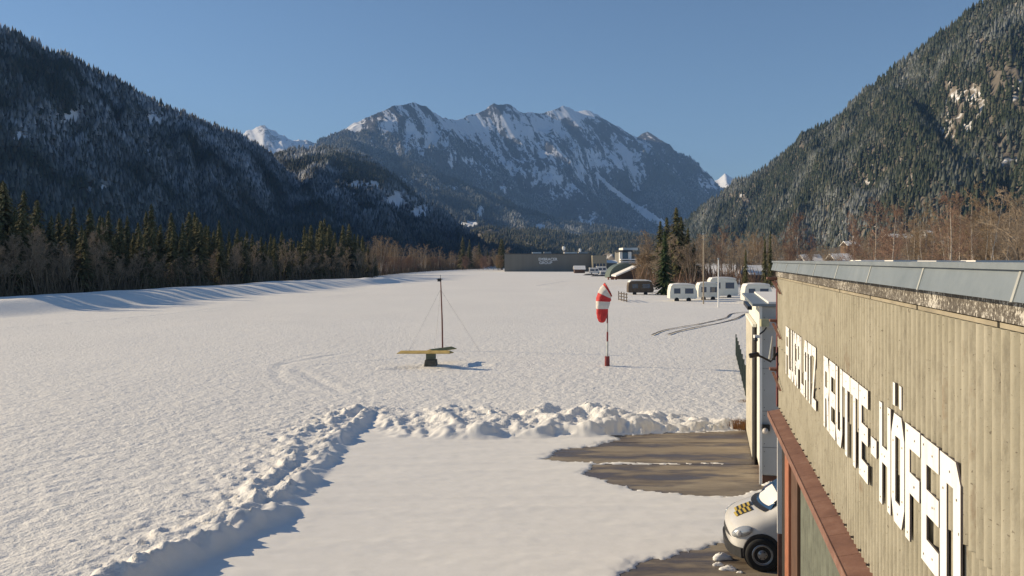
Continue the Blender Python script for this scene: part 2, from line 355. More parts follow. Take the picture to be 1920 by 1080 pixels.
# wooded spur in front of the massif
cr = [(560,330,4700),(600,285,4700),(640,258,4700),(700,276,4700),(760,302,4650),(850,338,4600),(930,374,4500),(1000,400,4450),(1080,420,4300),(1160,432,4200),(1250,448,4150)]
fo = [(760+i*52, 3450-10*i) for i in range(11)]
def sn_s(PX, PY, X, Y, Z, s): return .36+.10*fbm(X/260, Z/200, 4, 9)+.45*thin(PX, PY, [(880,420,18,6),(900,395,8,14),(1010,425,10,5),(790,330,25,8,.5),(850,352,30,8,.4)])
sp, V, s_ = mountain('mountain', cr, fo, 260, 110, 60, 420, 1.0, 6, gm_m, 7, -.3, sn_s, 1200, (1, 3)); tag(sp, 'blue hazy wooded shoulder below the central massif', None, None, 'structure')
forest('forest', V, 30000, 20, 5.5, M['forest_m'], 'hazy forest on the shoulder below the central massif', 26, np.clip((.62-s_)*4, 0.02, 1))
# two far peaks
gm_p = hill_mat('far_peak_snow', (.13, .12, .12), .008, .36, .5, (1, 1, .5))
cr = [(380,330,9000),(430,290,9000),(448,262,9000),(462,246,9000),(480,237,9000),(497,235,9000),(520,250,9000),(560,262,9000),(590,267,9000),(620,282,9000),(680,330,9000)]
o, V, s_ = mountain('mountain', cr, [(c[0]+110, 6900) for c in cr], 140, 70, 110, 500, 1, 7, gm_p, 28, -.3, sn_const(.55), 2000, (1, 4)); tag(o, 'small snowy peak behind the left hillside', None, None, 'structure')
cr = [(1240,430,9500),(1300,362,9500),(1325,347,9500),(1345,336,9500),(1358,323,9500),(1368,330,9500),(1380,342,9500),(1410,370,9500),(1480,430,9500)]
o, V, s_ = mountain('mountain', cr, [(c[0]+30, 7400) for c in cr], 120, 60, 90, 450, 1, 8, gm_p, 18, -.3, sn_const(.6), 2000, (1, 4)); tag(o, 'tiny snowy peak in the gap beside the right mountainside', None, None, 'structure')
# low inhabited terrace behind the right-hand trees
cr = [(1380,492,420),(1450,486,440),(1520,474,470),(1600,458,480),(1700,444,480),(1800,436,480),(1950,430,480),(2200,428,480)]
tr, TV, s_ = mountain('hill', cr, [(1380,400),(1440,340),(1500,300),(1590,290),(1700,285),(1830,280),(2050,280),(2500,280)], 90, 30, 1.2, 60, .9, 12, gm_r, 0, 0, sn_const(.47), 300); tag(tr, 'gentle snowy terrace with houses behind the right-hand trees', None, None, 'structure')

# ---------------------------------------------------------------- ground: one snow sheet, apron asphalt under it
def axis(fine0, fine1, st, grow_lo, grow_hi, lo, hi):
    a = list(np.arange(fine0, fine1, st)); x = fine1; d = st
    while x < hi: a.append(x); d *= grow_hi; x += d
    a.append(hi); x = fine0; d = st; b = []
    while x > lo:
        d *= grow_lo; x -= d; b.append(max(x, lo))
    return np.array(sorted(set(b))+a)
gx = axis(-13.5, 10.5, .075, 1.012, 1.05, -9000, 9000); gy = axis(15.5, 41, .075, 1.3, 1.011, -300, 13000)
X, Y = np.meshgrid(gx, gy, indexing='ij')
sel = (Y < 200) & (np.abs(X) < 120)
apron = [gp(*p) for p in [(120,1170),(260,1110),(360,1056),(430,1015),(500,970),(545,945),(560,915),(590,885),(615,862),(640,822),(695,784),(745,808),(860,815),(1000,813),(1200,808),(1412,806)]]
apron = [(-9, 6)]+apron+[(14, 30.5), (14, 6)]
dA = np.full(X.shape, 50.); reg = (Y < 60) & (X > -30) & (X < 30)
dA[reg] = sdf(X[reg], Y[reg], apron)
fine = fbm(X/1.8, Y/1.8, 3, 40)*.014+fbm(X/.5, Y/.5, 3, 44)*.022
near = np.clip((90-Y)/60, 0, 1)*np.clip((40-np.abs(X))/15, 0, 1)
Z = .16+fbm(X/14, Y/14, 3, 50)*.05*(Y < 400)+fine*near
# smooth, wind brushed apron snow
za = .035+.018*fbm(X/5, Y/.9, 3, 60)+.006*fbm(X/.5, Y/.3, 2, 62)+.02*np.clip(fbm(X/4, Y/1.2, 2, 64), 0, 1)
k = sstep(.35, -.05, dA); Z = Z*(1-k)+za*k
def crest(pts, wl_, wr, ragged, seed):
    global Z
    P = [gp(px, py, h*.8) for px, py, h in pts]; H = [h*.88 for *_, h in pts]
    r = reg; d, sd_, v = seg_dist(X[r], Y[r], P, H)
    rag = 1+.5*np.floor(fbm(X[r]/.6, Y[r]/.5, 2, seed+21)*4)/4+1.4*ragged*fbm(X[r]/.8, Y[r]/.8, 3, seed)+ragged*.5*fbm(X[r]/.25, Y[r]/.25, 2, seed+3)
    d2 = d*(1+.25*fbm(X[r]/1.3, Y[r]/1.3, 2, seed+6)); w = np.where(sd_ > 0, wr, wl_)
    clod = np.clip(fbm(X[r]/.38, Y[r]/.38, 3, seed+9, .6)-.18, 0, 1)*.26*np.exp(-d/1.1)*(sd_ < .3)
    Z[r] = np.maximum(Z[r]+clod, v*rag*np.exp(-(d2/w)**2)+Z[r]*.5+clod*.6)
crest([(60,1150,.42),(150,1112,.43),(231,1078,.43),(300,1045,.42),(351,1025,.40),(420,996,.38),(480,965,.36),(528,947,.33),(541,938,.08)], .75, .28, .12, 70)
crest([(496,944,.06),(512,934,.22),(545,915,.26),(571,900,.26),(590,878,.2),(612,856,.2),(625,830,.24),(650,806,.27),(695,772,.27)], .6, .3, .22, 71)
crest([(310,1015,.14),(380,990,.24),(450,962,.30),(478,938,.30),(485,915,.28),(520,885,.26),(552,862,.26),(556,838,.22),(545,822,.2),(590,805,.18),(625,790,.2),(650,772,.24),(698,768,.24)], .65, .25, .3, 72)
# lumpy berm across the end of the apron
berm = [gp(*p, .2) for p in [(690,772),(735,757),(820,760),(950,768),(1100,762),(1180,770),(1290,778),(1400,792),(1400,806),(1250,806),(1000,812),(860,816),(745,812),(700,800)]]
dB = sdf(X[reg], Y[reg], berm); xb, yb = X[reg], Y[reg]
lump = .24+.15*fbm(xb/2.4, yb/3.4, 2, 81)+.20*fbm(xb/.7, yb/.7, 3, 83, .6)+.10*ridged(xb/.42, yb/.42, 2, 86)
for px_, hh in ((835, .38), (868, .2), (922, .42), (975, .2), (1023, .45), (1075, .22), (1122, .5), (1160, .25), (1215, .34), (1255, .2), (1300, .3), (1350, .28)):
    q = xb-(px_-960)/F*yb-.25*np.sin(yb*1.7+px_); lump = lump+hh*np.exp(-(q/.42)**2)*(1+.4*fbm(xb/.6, yb/.6, 2, px_))
lump = np.clip((lump+.20*(np.floor(fbm(xb/.85, yb/.7, 2, 120)*5)/5+.1))*.56, .03, .62)
fade = np.interp(xb, [-5.5, 3, 7, 12], [.75, 1, .85, .65])
Z[reg] = np.maximum(Z[reg], lump*fade*sstep(.35, -.7, dB)*1.0+.03)
# vehicle tracks, footprints and faint old rings pressed into the field
def groove(pts, w, depth, dash=0):
    global Z
    P = [gp(*p) for p in pts]; x0, x1 = min(p[0] for p in P)-1, max(p[0] for p in P)+1; y0, y1 = min(p[1] for p in P)-1, max(p[1] for p in P)+1
    r = (X > x0) & (X < x1) & (Y > y0) & (Y < y1); d, s1, _ = seg_dist(X[r], Y[r], P)
    kk = np.exp(-(d/w)**2)
    if dash: kk = kk*(.5+.5*np.sin(X[r]*dash))
    Z[r] += -depth*kk+depth*.35*np.exp(-((d-w*1.8)/w)**2)
def curve(pts, n=14):
    P = np.array(pts, float); out = []
    for i in range(len(P)-1):
        p0, p1, p2, p3 = P[max(i-1, 0)], P[i], P[i+1], P[min(i+2, len(P)-1)]
        for t in np.linspace(0, 1, n, endpoint=False):
            out.append(tuple(.5*((2*p1)+(-p0+p2)*t+(2*p0-5*p1+4*p2-p3)*t*t+(-p0+3*p1-3*p2+p3)*t**3)))
    return out+[tuple(P[-1])]
TR1 = curve([(1222,633),(1245,624),(1280,617),(1320,610),(1360,600),(1372,592),(1402,588)], 6)
TR2 = curve([(1252,632),(1275,625),(1310,617),(1345,611),(1378,602),(1394,594),(1402,590)], 6)
groove(curve([(700,776),(675,782),(655,800),(630,815)], 5), .25, .10)
for a in [(520,690,640,668),(560,700,640,740),(600,690,760,676)]: groove([(a[0], a[1]), (a[2], a[3])], .3, .03)
groove(curve([(1010,537),(1060,529),(1110,524),(1165,521)], 5), .5, .10)
groove(curve([(1240,640),(1300,637),(1395,633)], 5), .14, .05, 6)
ring = [(635+115*math.cos(t), 705-38*math.sin(t)) for t in np.linspace(1.2, 5.2, 30)]; groove(ring, .3, .022)
groove([(1140,693.5),(1200,694.5)], .1, .02); groove(curve([(-40,622),(120,610),(300,594),(450,576),(560,566),(700,549)], 6), .5, .06, 9)
groove([(740,697),(790,693),(830,694),(900,690)], .5, .08)
# flood bank along the forest edge
e = -(X-(-53)-.17*(Y-88.6))/math.hypot(1, .17)
bank = 1.35*sstep(0, 8.5, e)*sstep(24, 15, e)*sstep(330, 190, Y)*(1+.12*fbm(X/9, Y/16, 3, 90))
bank += .9*sstep(3, 0, np.abs(e-4)-.5)*np.exp(-((Y-225)/9)**2)+.6*np.exp(-((e-5)/3)**2-((Y-215)/4)**2)
Z = Z+bank*(Y > 5)
# melted openings on the apron
mel = [[(1151,817),(1167,825),(1119,837),(1060,843),(1024,862),(1060,866),(1107,867),(1424,870),(1460,868),(1460,806),(1412,807)],
       [(1119,871.5),(1100,890),(1147,906),(1195,918),(1313,930),(1373,932),(1432,916),(1470,905),(1470,870),(1200,871)],
       [(1160,1085),(1200,1058),(1290,1036),(1350,1022),(1400,1012),(1500,1012),(1540,1200),(1120,1200)]]
xr, yr = X[reg], Y[reg]; zr = Z[reg]
for i, m in enumerate(mel):
    d = sdf(xr, yr, [gp(*p) for p in m]); d = d+.12*fbm(xr/.6, yr/.5, 3, 95+i)+.13*fbm(xr/.17, yr/.17, 2, 98)
    zr = np.where(d < .03, -.06, np.minimum(zr, .008+np.clip(d, 0, 9)*.10+np.clip(d-.25, 0, 9)*1.6))
# snow drifts under the hangar wall side are cleared too
Z[reg] = zr
nX, nY = X.shape; i, j = np.meshgrid(np.arange(nX-1), np.arange(nY-1), indexing='ij'); a = i*nY+j
g = np_mesh('ground', np.stack([X, Y, Z], -1).reshape(-1, 3), np.stack([a, a+nY, a+nY+1, a+1], -1).reshape(-1, 4), M['snow'], smooth=True)
ra = g.data.attributes.new('rough', 'FLOAT', 'POINT'); ra.data.foreach_set('value', (np.clip(1-k, 0, 1)*np.clip(1.1-Y/400, .25, 1)).astype(np.float32).ravel())
tag(g, 'snow covered airfield with ploughed apron edges', None, None, 'structure')
# tyre tracks as thin dark pressed ruts (snow down to frozen turf)
M['rut'] = plain('frozen_rut', (.10, .09, .09), .8, 0, .4, 3)
for T, lab in ((TR1, 'outer curved tyre rut in the snow beside the white hangar'), (TR2, 'inner curved tyre rut in the snow beside the white hangar')):
    P = [gp(*p) for p in T]; mb = MB(); vs = []
    for q, (x, y) in enumerate(P):
        x2, y2 = P[min(q+1, len(P)-1)]; x1, y1 = P[max(q-1, 0)]; dx, dy = x2-x1, y2-y1; L = math.hypot(dx, dy) or 1; w = .11*(.75+.5*random.random())
        vs += [(x-dy/L*w, y+dx/L*w, .235), (x+dy/L*w, y-dx/L*w, .235)]
    mb.add(vs, [(2*q, 2*q+1, 2*q+3, 2*q+2) for q in range(len(P)-1)]); tag(mb.build('track', M['rut']), lab, None, None, 'structure')
n = N('apron_asphalt')
f = n.noise(.9, 6, .65, stretch=(.5, 1.6, 1)); wet = n.noise(.55, 8, .68, stretch=(.45, 1.6, 1))
c = n.ramp(f, [(.3, (.17, .135, .10)), (.5, (.27, .22, .16)), (.72, (.36, .30, .22))])
c = n.mix(n.ramp(wet, [(.46, (0, 0, 0)), (.56, (1, 1, 1))]), c, (.11, .085, .066)); n.col(c)
n.l(n.ramp(wet, [(.42, (.85, .85, .85)), (.58, (.35, .35, .35))]), n.b.inputs['Roughness']); n.bump(n.noise(40, 4), .4, .01)
M['asphalt'] = n.m
A = MB(); ys = [6, 22.1, 25.93, 29.0, 31.0]
for a_, b_ in zip(ys, ys[1:]): A.box(-2, a_+.025, -.3, 16, b_-.025, 0)
A.build('apron', M['asphalt']); bpy.data.objects['apron']['kind'] = 'structure'; bpy.data.objects['apron']['label'] = 'brown wet asphalt slabs of the apron'
J = MB()
for y in ys[1:-1]: J.box(-2, y-.025, -.3, 16, y+.025, -.008)
j_ = J.build('apron_joint', M['bark_dark']); tag(j_, 'dark joints between the apron slabs', None, None, 'structure')

# ---------------------------------------------------------------- trees
def spruce(H, R, seed, mat, bare=.12, dens=1.0):
    r = random.Random(seed); mb = MB(); tb = MB()
    tb.tube([(0, 0, -.4), (0, 0, H*.5), (0, 0, H*.96)], [H*.014, H*.009, .02], 6)
    z = H*bare
    while z < H*.985:
        f = 1-(z-H*bare)/(H*(1-bare)); L0 = R*(f**.9)+.08
        for b in range(int(5+4*dens)):
            a = r.uniform(0, 6.283); L = L0*r.uniform(.6, 1.12); q = max(1, int(L/.42)); ca, sa = math.cos(a), math.sin(a)
            for i in range(q+1):
                t = (i+.6)/(q+1); x = L*t; zz = z-.30*x*t-.04*x+r.uniform(-.12, .12); g_ = .35+.65*min(1, f*1.6); w = (.42*(1-t)+.20)*r.uniform(.7, 1.35)*g_; hl = .34*r.uniform(.8, 1.4)*g_
                tw = r.uniform(-.5, .5); px, py = ca*x, sa*x; ux, uy = ca*hl, sa*hl; vx, vy = -sa*w, ca*w
                mb.add([(px-ux-vx*.6, py-uy-vy*.6, zz+.10), (px-ux+vx*.6, py-uy+vy*.6, zz+.10+tw*.2), (px+ux+vx*.5, py+uy+vy*.5, zz-.22+tw*.2), (px+ux*1.4, py+uy*1.4, zz-.30), (px+ux-vx*.5, py+uy-vy*.5, zz-.26)],
                       [(0, 1, 2, 3, 4)])
                if r.random() < .6: mb.add([(px-vx*.3, py-vy*.3, zz+.05), (px+vx*.3, py+vy*.3, zz+.05), (px+ux*.5, py+uy*.5, zz-.5*r.uniform(.7, 1.2))], [(0, 1, 2)])
        z += (.30+.25*f)*H/20*r.uniform(.8, 1.2)/max(dens, .6)
    return mb, tb
def bare_tree(H, seed, spread=.3, n1=16, stems=1, base=.25, droop=0, up=.75, dense=1.0):
    r = random.Random(seed); tr = MB(); cr_ = MB()
    def branch(p, d, L, rad, lev, mb):
        n_ = {0: 7, 1: 4, 2: 3, 3: 2, 4: 1}[lev]; pts = [p]; q = Vector(p); dd = Vector(d).normalized()
        for i in range(n_):
            dd = (dd+Vector((r.uniform(-1, 1), r.uniform(-1, 1), r.uniform(-.6, .6)))*(.06 if lev == 0 else .17)+Vector((0, 0, (.12*up if lev < 3 else -droop)))).normalized()
            q = q+dd*(L/n_); pts.append(tuple(q))
        mb.tube(pts, [max(.012, rad*(1-.8*i/n_)) for i in range(n_+1)], 6 if lev == 0 else 3, cap=False)
        if lev >= 4: return
        cnt = {0: n1, 1: int(6*dense), 2: int(5*dense), 3: int(3*dense)}[lev]
        for i in range(cnt):
            t = (base+(1-base)*(i+r.random())/cnt) if lev == 0 else r.uniform(.2, 1); k = min(int(t*n_), n_-1); u = t*n_-k
            o = Vector(pts[k]).lerp(Vector(pts[k+1]), u); ax = (Vector(pts[k+1])-Vector(pts[k])).normalized(); a = r.uniform(0, 6.283)
            pr = ax.cross(Vector((math.cos(a), math.sin(a), .1))).normalized()
            ang = r.uniform(.45, .9) if lev == 0 else r.uniform(.35, .95)
            nd = ax*math.cos(ang)+pr*math.sin(ang)
            nl = (H*spread*(1.15-.75*t)*r.uniform(.7, 1.2)) if lev == 0 else L*r.uniform(.38, .6)
            branch(tuple(o), nd, nl, max(rad*(.45 if lev == 0 else .5)*(1-.4*t), .018), lev+1, cr_)
    for s in range(stems):
        a = 6.283*s/max(stems, 1)+r.random(); off = .5 if stems > 1 else 0
        branch((math.cos(a)*off, math.sin(a)*off, -.4), (math.cos(a)*.13*(stems > 1)+r.uniform(-.04, .04), math.sin(a)*.13*(stems > 1), 1), H*r.uniform(.88, 1), H*.0105/(stems**.4), 0, tr)
    return cr_, tr
def make_tree(name, pair, cm, tm, label, cat, group=None):
    e = empty(name, (0, 0, 0), 0, label, cat, group); pair[1].build('trunk', tm, e, True); pair[0].build('crown', cm, e); return e
SPR = [('spruce_tree', 20, 3.8), ('spruce_tree', 20, 4.4), ('spruce_tree', 20, 3.4), ('spruce_tree', 20, 4.8)]
proto_s = [make_tree(nm, spruce(h, r, 100+i, None), M['needle'], M['bark_dark'], '-', 'tree') for i, (nm, h, r) in enumerate(SPR)]
proto_b = [make_tree('bare_tree', bare_tree(15, 200+i, .26+.03*(i % 3), 15, 1, .3), M['twig_grey'], M['bark'], '-', 'tree') for i in range(4)]
proto_m = [make_tree('bare_tree', bare_tree(15, 230+i, .24, 9, 4, .25, 0, .9, .85), M['twig_ochre'], M['birch'], '-', 'tree') for i in range(2)]
proto_r = [make_tree('birch_tree', bare_tree(17, 250+i, .28, 20, 1, .18, .12, .8, 1.1), M['twig_red'], M['birch'], '-', 'tree') for i in range(3)]
proto_w = [make_tree('bare_bush', bare_tree(9, 270+i, .34, 10, 5, .1, 0, .5, 1.0), M['twig_ochre' if i == 0 else 'twig_red'], M['bark'], '-', 'tree') for i in range(2)]
used = set()
def plant(proto, x, y, h, baseh, label, group, wide=1.0, z=0, rr=random):
    s = h/baseh; sc = (s*wide, s*wide, s); rz = rr.uniform(0, 6.28)
    if id(proto) not in used:
        used.add(id(proto)); proto.location = (x, y, z); proto.rotation_euler = (0, 0, rz); proto.scale = sc; proto['label'] = label
        if group: proto['group'] = group
        elif 'group' in proto: del proto['group']
        return proto
    c = copy_tree(proto, (x, y, z), rz, sc, label, group)
    if not group and 'group' in c: del c['group']
    return c
# left edge forest: skyline of tree tops from the photograph, planted on the real forest line
def line_pt(px, back=0):   # ground point seen in column px on the forest line X = -85+.17*(Y-88.6) - back
    t = (px-960)/F; Yv = (-82-back-.17*88.6)/(t-.17); return t*Yv, Yv
GS = 'spruces in the forest edge behind the snow bank'; LS = 'dark spruce in the shaded forest edge behind the left snow bank'
GB = 'bare trees in the forest edge behind the snow bank'; LB = 'leafless grey brown tree in the forest edge behind the left snow bank'
tops_x = [-60,0,55,80,115,180,220,280,330,370,420,450,500,560,600,640,680,700]
tops_y = [350,345,342,400,385,395,400,385,400,398,415,428,440,430,412,415,430,470]
r0 = random.Random(5)
px = -190
while px < 700:
    for back in (-1.5, 2, 9, 17):
        if r0.random() < .16: continue
        q = px+r0.uniform(-8, 8); x, y = line_pt(q, back+r0.uniform(-2, 3)); top = np.interp(q, tops_x, tops_y)
        h = EYE+(HOR-top)/F*y; h *= (r0.choice([.72, .8, .88, .95, 1.0, 1.03]) if back > 3 else r0.uniform(.6, .92))
        plant(r0.choice(proto_s), x, y, h, 20, LS, GS, r0.uniform(.95, 1.3))
    px += 14 if px < 300 else 12
px = -150
while px < 905:
    for back in (-3,):
        q = px+r0.uniform(-6, 6); q = min(q, 915)
        if q < 705: x, y = line_pt(q, back); 
        else: y = np.interp(q, [705, 800, 915], [330, 480, 640]); x = (q-960)/F*y
        h = r0.uniform(6, 11.5) if q < 690 else np.interp(q, [690, 720, 800, 860, 915], [10, 12, 11, 9, 12])*r0.uniform(.8, 1.1)
        if q < 700: plant(r0.choice(proto_b), x, y, h, 15, LB, GB, r0.uniform(.9, 1.2))
        else: plant(r0.choice(proto_w+proto_m), x, y, h, 9 if False else 12, 'reddish brown leafless tree past the end of the left snow bank', 'bare trees past the end of the snow bank', 1.3)
    px += 12 if px < 690 else 5
for q in range(868, 950, 5):
    for row in range(3):
        y = r0.uniform(500, 700); x = (q+r0.uniform(-3, 3)-960)/F*y; h = r0.uniform(9, 17)
        plant(r0.choice(proto_b+proto_w+proto_s[:2]), x, y, h, 15, 'small far tree left of the long dark hall', 'far trees left of the dark hall', 1.1)
# brush filling the foot of the forest edge
br = MB(); rb = random.Random(9)
for i in range(8000):
    q = rb.uniform(-200, 905); bk = rb.uniform(-6, 16)
    if q < 700: x, y = line_pt(q, bk)
    else: y = np.interp(q, [700, 800, 915], [325, 470, 640])+bk*2; x = (q-960)/F*y
    h = rb.uniform(1.5, 6) if bk < 3 else rb.uniform(3, 9.5); a, b = rb.uniform(-.25, .25)*h, rb.uniform(-.25, .25)*h; w = rb.uniform(.05, .11)*y/150
    br.add([(x-w, y, 0), (x+w, y, 0), (x+a*.5, y+b*.5, h*.6), (x+a, y+b, h)], [(0, 1, 2), (0, 2, 3)])
    br.add([(x, y-w, h*.2), (x, y+w, h*.2), (x-b, y+a, h*.8)], [(0, 1, 2)])
tag(br.build('undergrowth', island('brush', [(0, (.10, .075, .05)), (1, (.24, .18, .12))])), 'tangled brown brushwood at the foot of the left forest edge', None, None, 'stuff')

# right-hand trees
RT = [ # kind, px, top py, Y, baseh, wide, label
 ('s',1268,386,215,20,1.25,'tallest dark spruce right of the dark rounded shed, rising above its neighbours'),
 ('s',1238,412,222,20,1.35,'broad olive spruce on the left side of the tallest spruce'),
 ('s',1290,425,225,20,1.3,'spruce on the right side of the tallest spruce'),
 ('g',1246,430,150,20,1.15,'fresh green fir in front of the tall spruce group'),
 ('s',1398,466,128,20,.55,'slim dark conifer above the snow covered caravans, left one of three slim conifers'),
 ('s',1434,440,150,20,.5,'slim dark conifer in the middle of the three slim conifers left of the near hangar'),
 ('s',1444,430,165,20,.55,'slim dark conifer nearest the near hangar roof corner'),
 ('r',1640,376,190,17,1.15,'large reddish birch with pale forked trunk above the hangar roof'),
 ('r',1600,400,200,17,.9,'smaller reddish birch just left of the large forked birch'),
 ('r',1497,404,230,17,1.0,'reddish birch above the far end of the hangar roof'),
 ('r',1478,420,235,17,.9,'pale twigged birch beside the far end of the hangar roof'),
 ('r',1672,392,180,17,1.2,'reddish birch half hidden on the right side of the large forked birch'),
 ('r',1780,368,150,17,1.1,'reddish leafless tree left of the tall straight stemmed ochre tree'),
 ('r',1353,425,240,17,1.0,'reddish birch above the white flagpole'),
 ('m',1715,380,200,15,1.0,'leafless grove of thin stems right of the large birch'),
 ('m',1735,395,185,15,.9,'thin many stemmed leafless tree between birch and tall ochre trees'),
 ('m',1835,355,150,15,1.15,'tall ochre leafless tree with several straight stems above the roof'),
 ('m',1790,375,165,15,1.0,'ochre leafless tree leaning left above the roof'),
 ('m',1870,370,160,15,1.0,'ochre leafless tree behind the tall straight stemmed one'),
 ('b',1910,360,130,15,1.2,'leafless tree cut by the right edge of the view'),
 ('b',1320,430,200,15,1.0,'leafless tree right behind the tall lamp pole'),
 ('w',1205,455,225,12,1.4,'rounded leafless brown tree left of the green fir')]
PR = {'s': proto_s, 'r': proto_r, 'm': proto_m, 'b': proto_b, 'w': proto_w}
proto_g = make_tree('fir_tree', spruce(20, 3.8, 160, None, .03, 1.2), M['needle_green'], M['bark_dark'], '-', 'tree'); PR['g'] = [proto_g]
r1 = random.Random(12)
for kd, px, py, Yv, bh, wd, lab in RT:
    h = EYE+(HOR-py)/F*Yv; plant(PR[kd][r1.randrange(len(PR[kd]))], (px-960)/F*Yv, Yv, h, bh, lab, None, wd)
for q_, pt_, Y_, kd in ((1212, 440, 232, 'b'), (1225, 432, 228, 'b'), (1250, 405, 230, 's'), (1277, 404, 228, 's'), (1302, 452, 215, 's'), (1232, 452, 205, 'b'), (1258, 440, 200, 'b'), (1283, 448, 205, 'b'), (1296, 440, 210, 'b'), (1262, 425, 240, 'm')):
    plant(PR[kd][r1.randrange(len(PR[kd]))], (q_-960)/F*Y_, Y_, EYE+(HOR-pt_)/F*Y_, {'s': 20}.get(kd, 15), 'brown or olive tree crowding round the tallest spruce right of the dark rounded shed', 'trees crowding round the tall spruce', 1.35)
GR = 'bare trees behind the caravans and the hangar roof'; LR = 'brown leafless tree in the grove behind the caravans and hangar roof'
for q in range(1195, 2010, 10):
    for row in range(2):
        Yv = r1.uniform(195, 290) if row == 0 else r1.uniform(240, 360); top = np.interp(q, [1195,1230,1320,1400,1450,1540,1580,1640,1700,1780,1850,2000], [460,450,440,434,442,455,450,430,420,402,392,385])+r1.uniform(-4, 34)
        h = EYE+(HOR-top)/F*Yv; z = 0
        plant(r1.choice(proto_b+proto_b+proto_m+proto_b+proto_r[:1]+proto_w[:1]), (q+r1.uniform(-6, 6)-960)/F*Yv, Yv, max(h, 7), 15, LR, GR, r1.uniform(.9, 1.25), z)
br = MB()
for i in range(5200):
    q = rb.uniform(1190, 2000); Yv = rb.uniform(185, 300); x = (q-960)/F*Yv; y = Yv; h = rb.uniform(1.5, 5.5); a, b = rb.uniform(-.3, .3)*h, rb.uniform(-.3, .3)*h; w = rb.uniform(.05, .10)
    br.add([(x-w, y, 0), (x+w, y, 0), (x+a*.5, y+b*.5, h*.6), (x+a, y+b, h)], [(0, 1, 2), (0, 2, 3)]); br.add([(x, y-w, h*.2), (x, y+w, h*.2), (x-b, y+a, h*.8)], [(0, 1, 2)])
tag(br.build('undergrowth', island('brush_red', [(0, (.10, .065, .045)), (1, (.22, .14, .10))])), 'reddish brown hedge brush below the right-hand trees', None, None, 'stuff')

# ---------------------------------------------------------------- near hangar (right)
AW = math.radians(12.17); LP = 1.535; ca, sa = math.cos(AW), math.sin(AW)
def WF(s, n, z):  # s along the wall away from the camera, n out of the wall towards the field, z up
    return (sa*s+ca*(LP-n), ca*s-sa*(LP-n), z)
def sY(Yv): return (Yv+sa*LP)/ca
def wmb():
    m = MB(); m.T = WF; return m
S1 = sY(16.0); S0 = -5.0
def wall_mat():
    n = N('corrugated_sheet'); f = n.noise(.9, 6, .7); g = n.noise(14, 5, .75, stretch=(1, 1, .25)); sp = n.noise(38, 3, .6)
    c = n.ramp(f, [(.3, (.30, .275, .21)), (.7, (.40, .37, .295))])
    c = n.mix(n.ramp(g, [(.48, (0, 0, 0)), (.70, (.7, .7, .7))]), c, (.20, .18, .14))
    r_ = n.noise(1.3, 6, .8, stretch=(1, 1, .4)); c = n.mix(n.ramp(r_, [(.63, (0, 0, 0)), (.72, (.6, .6, .6))]), c, (.19, .12, .075))
    c = n.mix(n.ramp(sp, [(.66, (0, 0, 0)), (.70, (.75, .75, .75))]), c, (.13, .11, .085))
    n.col(c); n.bump(sp, .25, .01); return n.end(.85, 0, .2)
M['corr'] = wall_mat()
n = N('white_paint'); f = n.noise(3, 6, .7); g = n.noise(6, 5, .7, stretch=(1, 1, .15))
n.col(n.mix(n.ramp(g, [(.55, (0, 0, 0)), (.8, (.5, .5, .5))]), n.ramp(f, [(.3, (.78, .76, .72)), (.7, (.86, .84, .80))]), (.50, .46, .40))); M['white_paint'] = n.end(.6)
M['edge'] = plain('shade_edge_and_screw', (.14, .12, .12), .8)  # dark tone paints shade onto letter side faces; also colours the letter screws
M['dark_screw'] = plain('screw', (.05, .04, .04), .6)
n = N('zinc_flashing'); f = n.noise(2.0, 6, .7); n.col(n.ramp(f, [(.3, (.19, .225, .25)), (.7, (.28, .315, .34))])); n.bump(n.noise(30, 3), .1, .01); M['zinc'] = n.end(.5, .35)
M['zinc_light'] = plain('zinc_seam', (.50, .50, .46), .5, .2)
n = N('lichen_board'); f = n.noise(34, 5, .8); b = n.noise(1.6, 4, .6)
k = n.math('ADD', f, n.math('MULTIPLY', n.math('SUBTRACT', b, .5), .5))
n.col(n.ramp(k, [(.38, (.06, .05, .04)), (.52, (.13, .115, .10)), (.57, (.22, .20, .17)), (.60, (.56, .53, .48))])); n.bump(f, .7, .015); M['lichen'] = n.end(.9)
n = N('rusty_red_sheet'); f = n.noise(3, 6, .7); n.col(n.ramp(f, [(.25, (.13, .062, .045)), (.5, (.20, .10, .07)), (.75, (.27, .155, .115))])); n.bump(n.noise(25, 4), .3, .01); M['rust'] = n.end(.75)
M['red_steel'] = plain('dark_red_steel', (.13, .025, .02), .55, .1, .35, 5)
M['orange_paint'] = plain('orange_primer', (.33, .12, .06), .6, 0, .2, 6)
M['door_green'] = plain('grey_green_sheet', (.13, .14, .11), .7, 0, .3, 3)
M['dark'] = plain('dark_gap', (.02, .015, .012), .9)
M['black_metal'] = plain('black_metal', (.02, .02, .022), .45, .3)
hg = empty('hangar', WF(S1, 0, 0), 0, 'corrugated beige hangar with white wall lettering, grey roof edge and rusty canopy', 'hangar')
def sub(mb, name, mat, parent=None, **k):
    par = parent or hg; o = mb.build(name, mat, None, **k)
    root = par
    while root.parent: root = root.parent
    o.parent = par; o.matrix_parent_inverse = par_inv(par)
    return o
def par_inv(p):
    from mathutils import Matrix
    m = Matrix.Identity(4); q = p
    ch = []
    while q: ch.append(q); q = q.parent
    for c in reversed(ch):
        m = m @ c.matrix_parent_inverse @ Matrix.LocRotScale(c.location, c.rotation_euler, c.scale)
    return m.inverted()
# body behind the cladding
mb = wmb(); mb.box(S0, -.06, 3.50, S1, -14, 6.02); mb.box(S0, -.5, -.2, S1-1.6, -14, 3.50); sub(mb, 'wall', M['dark'])
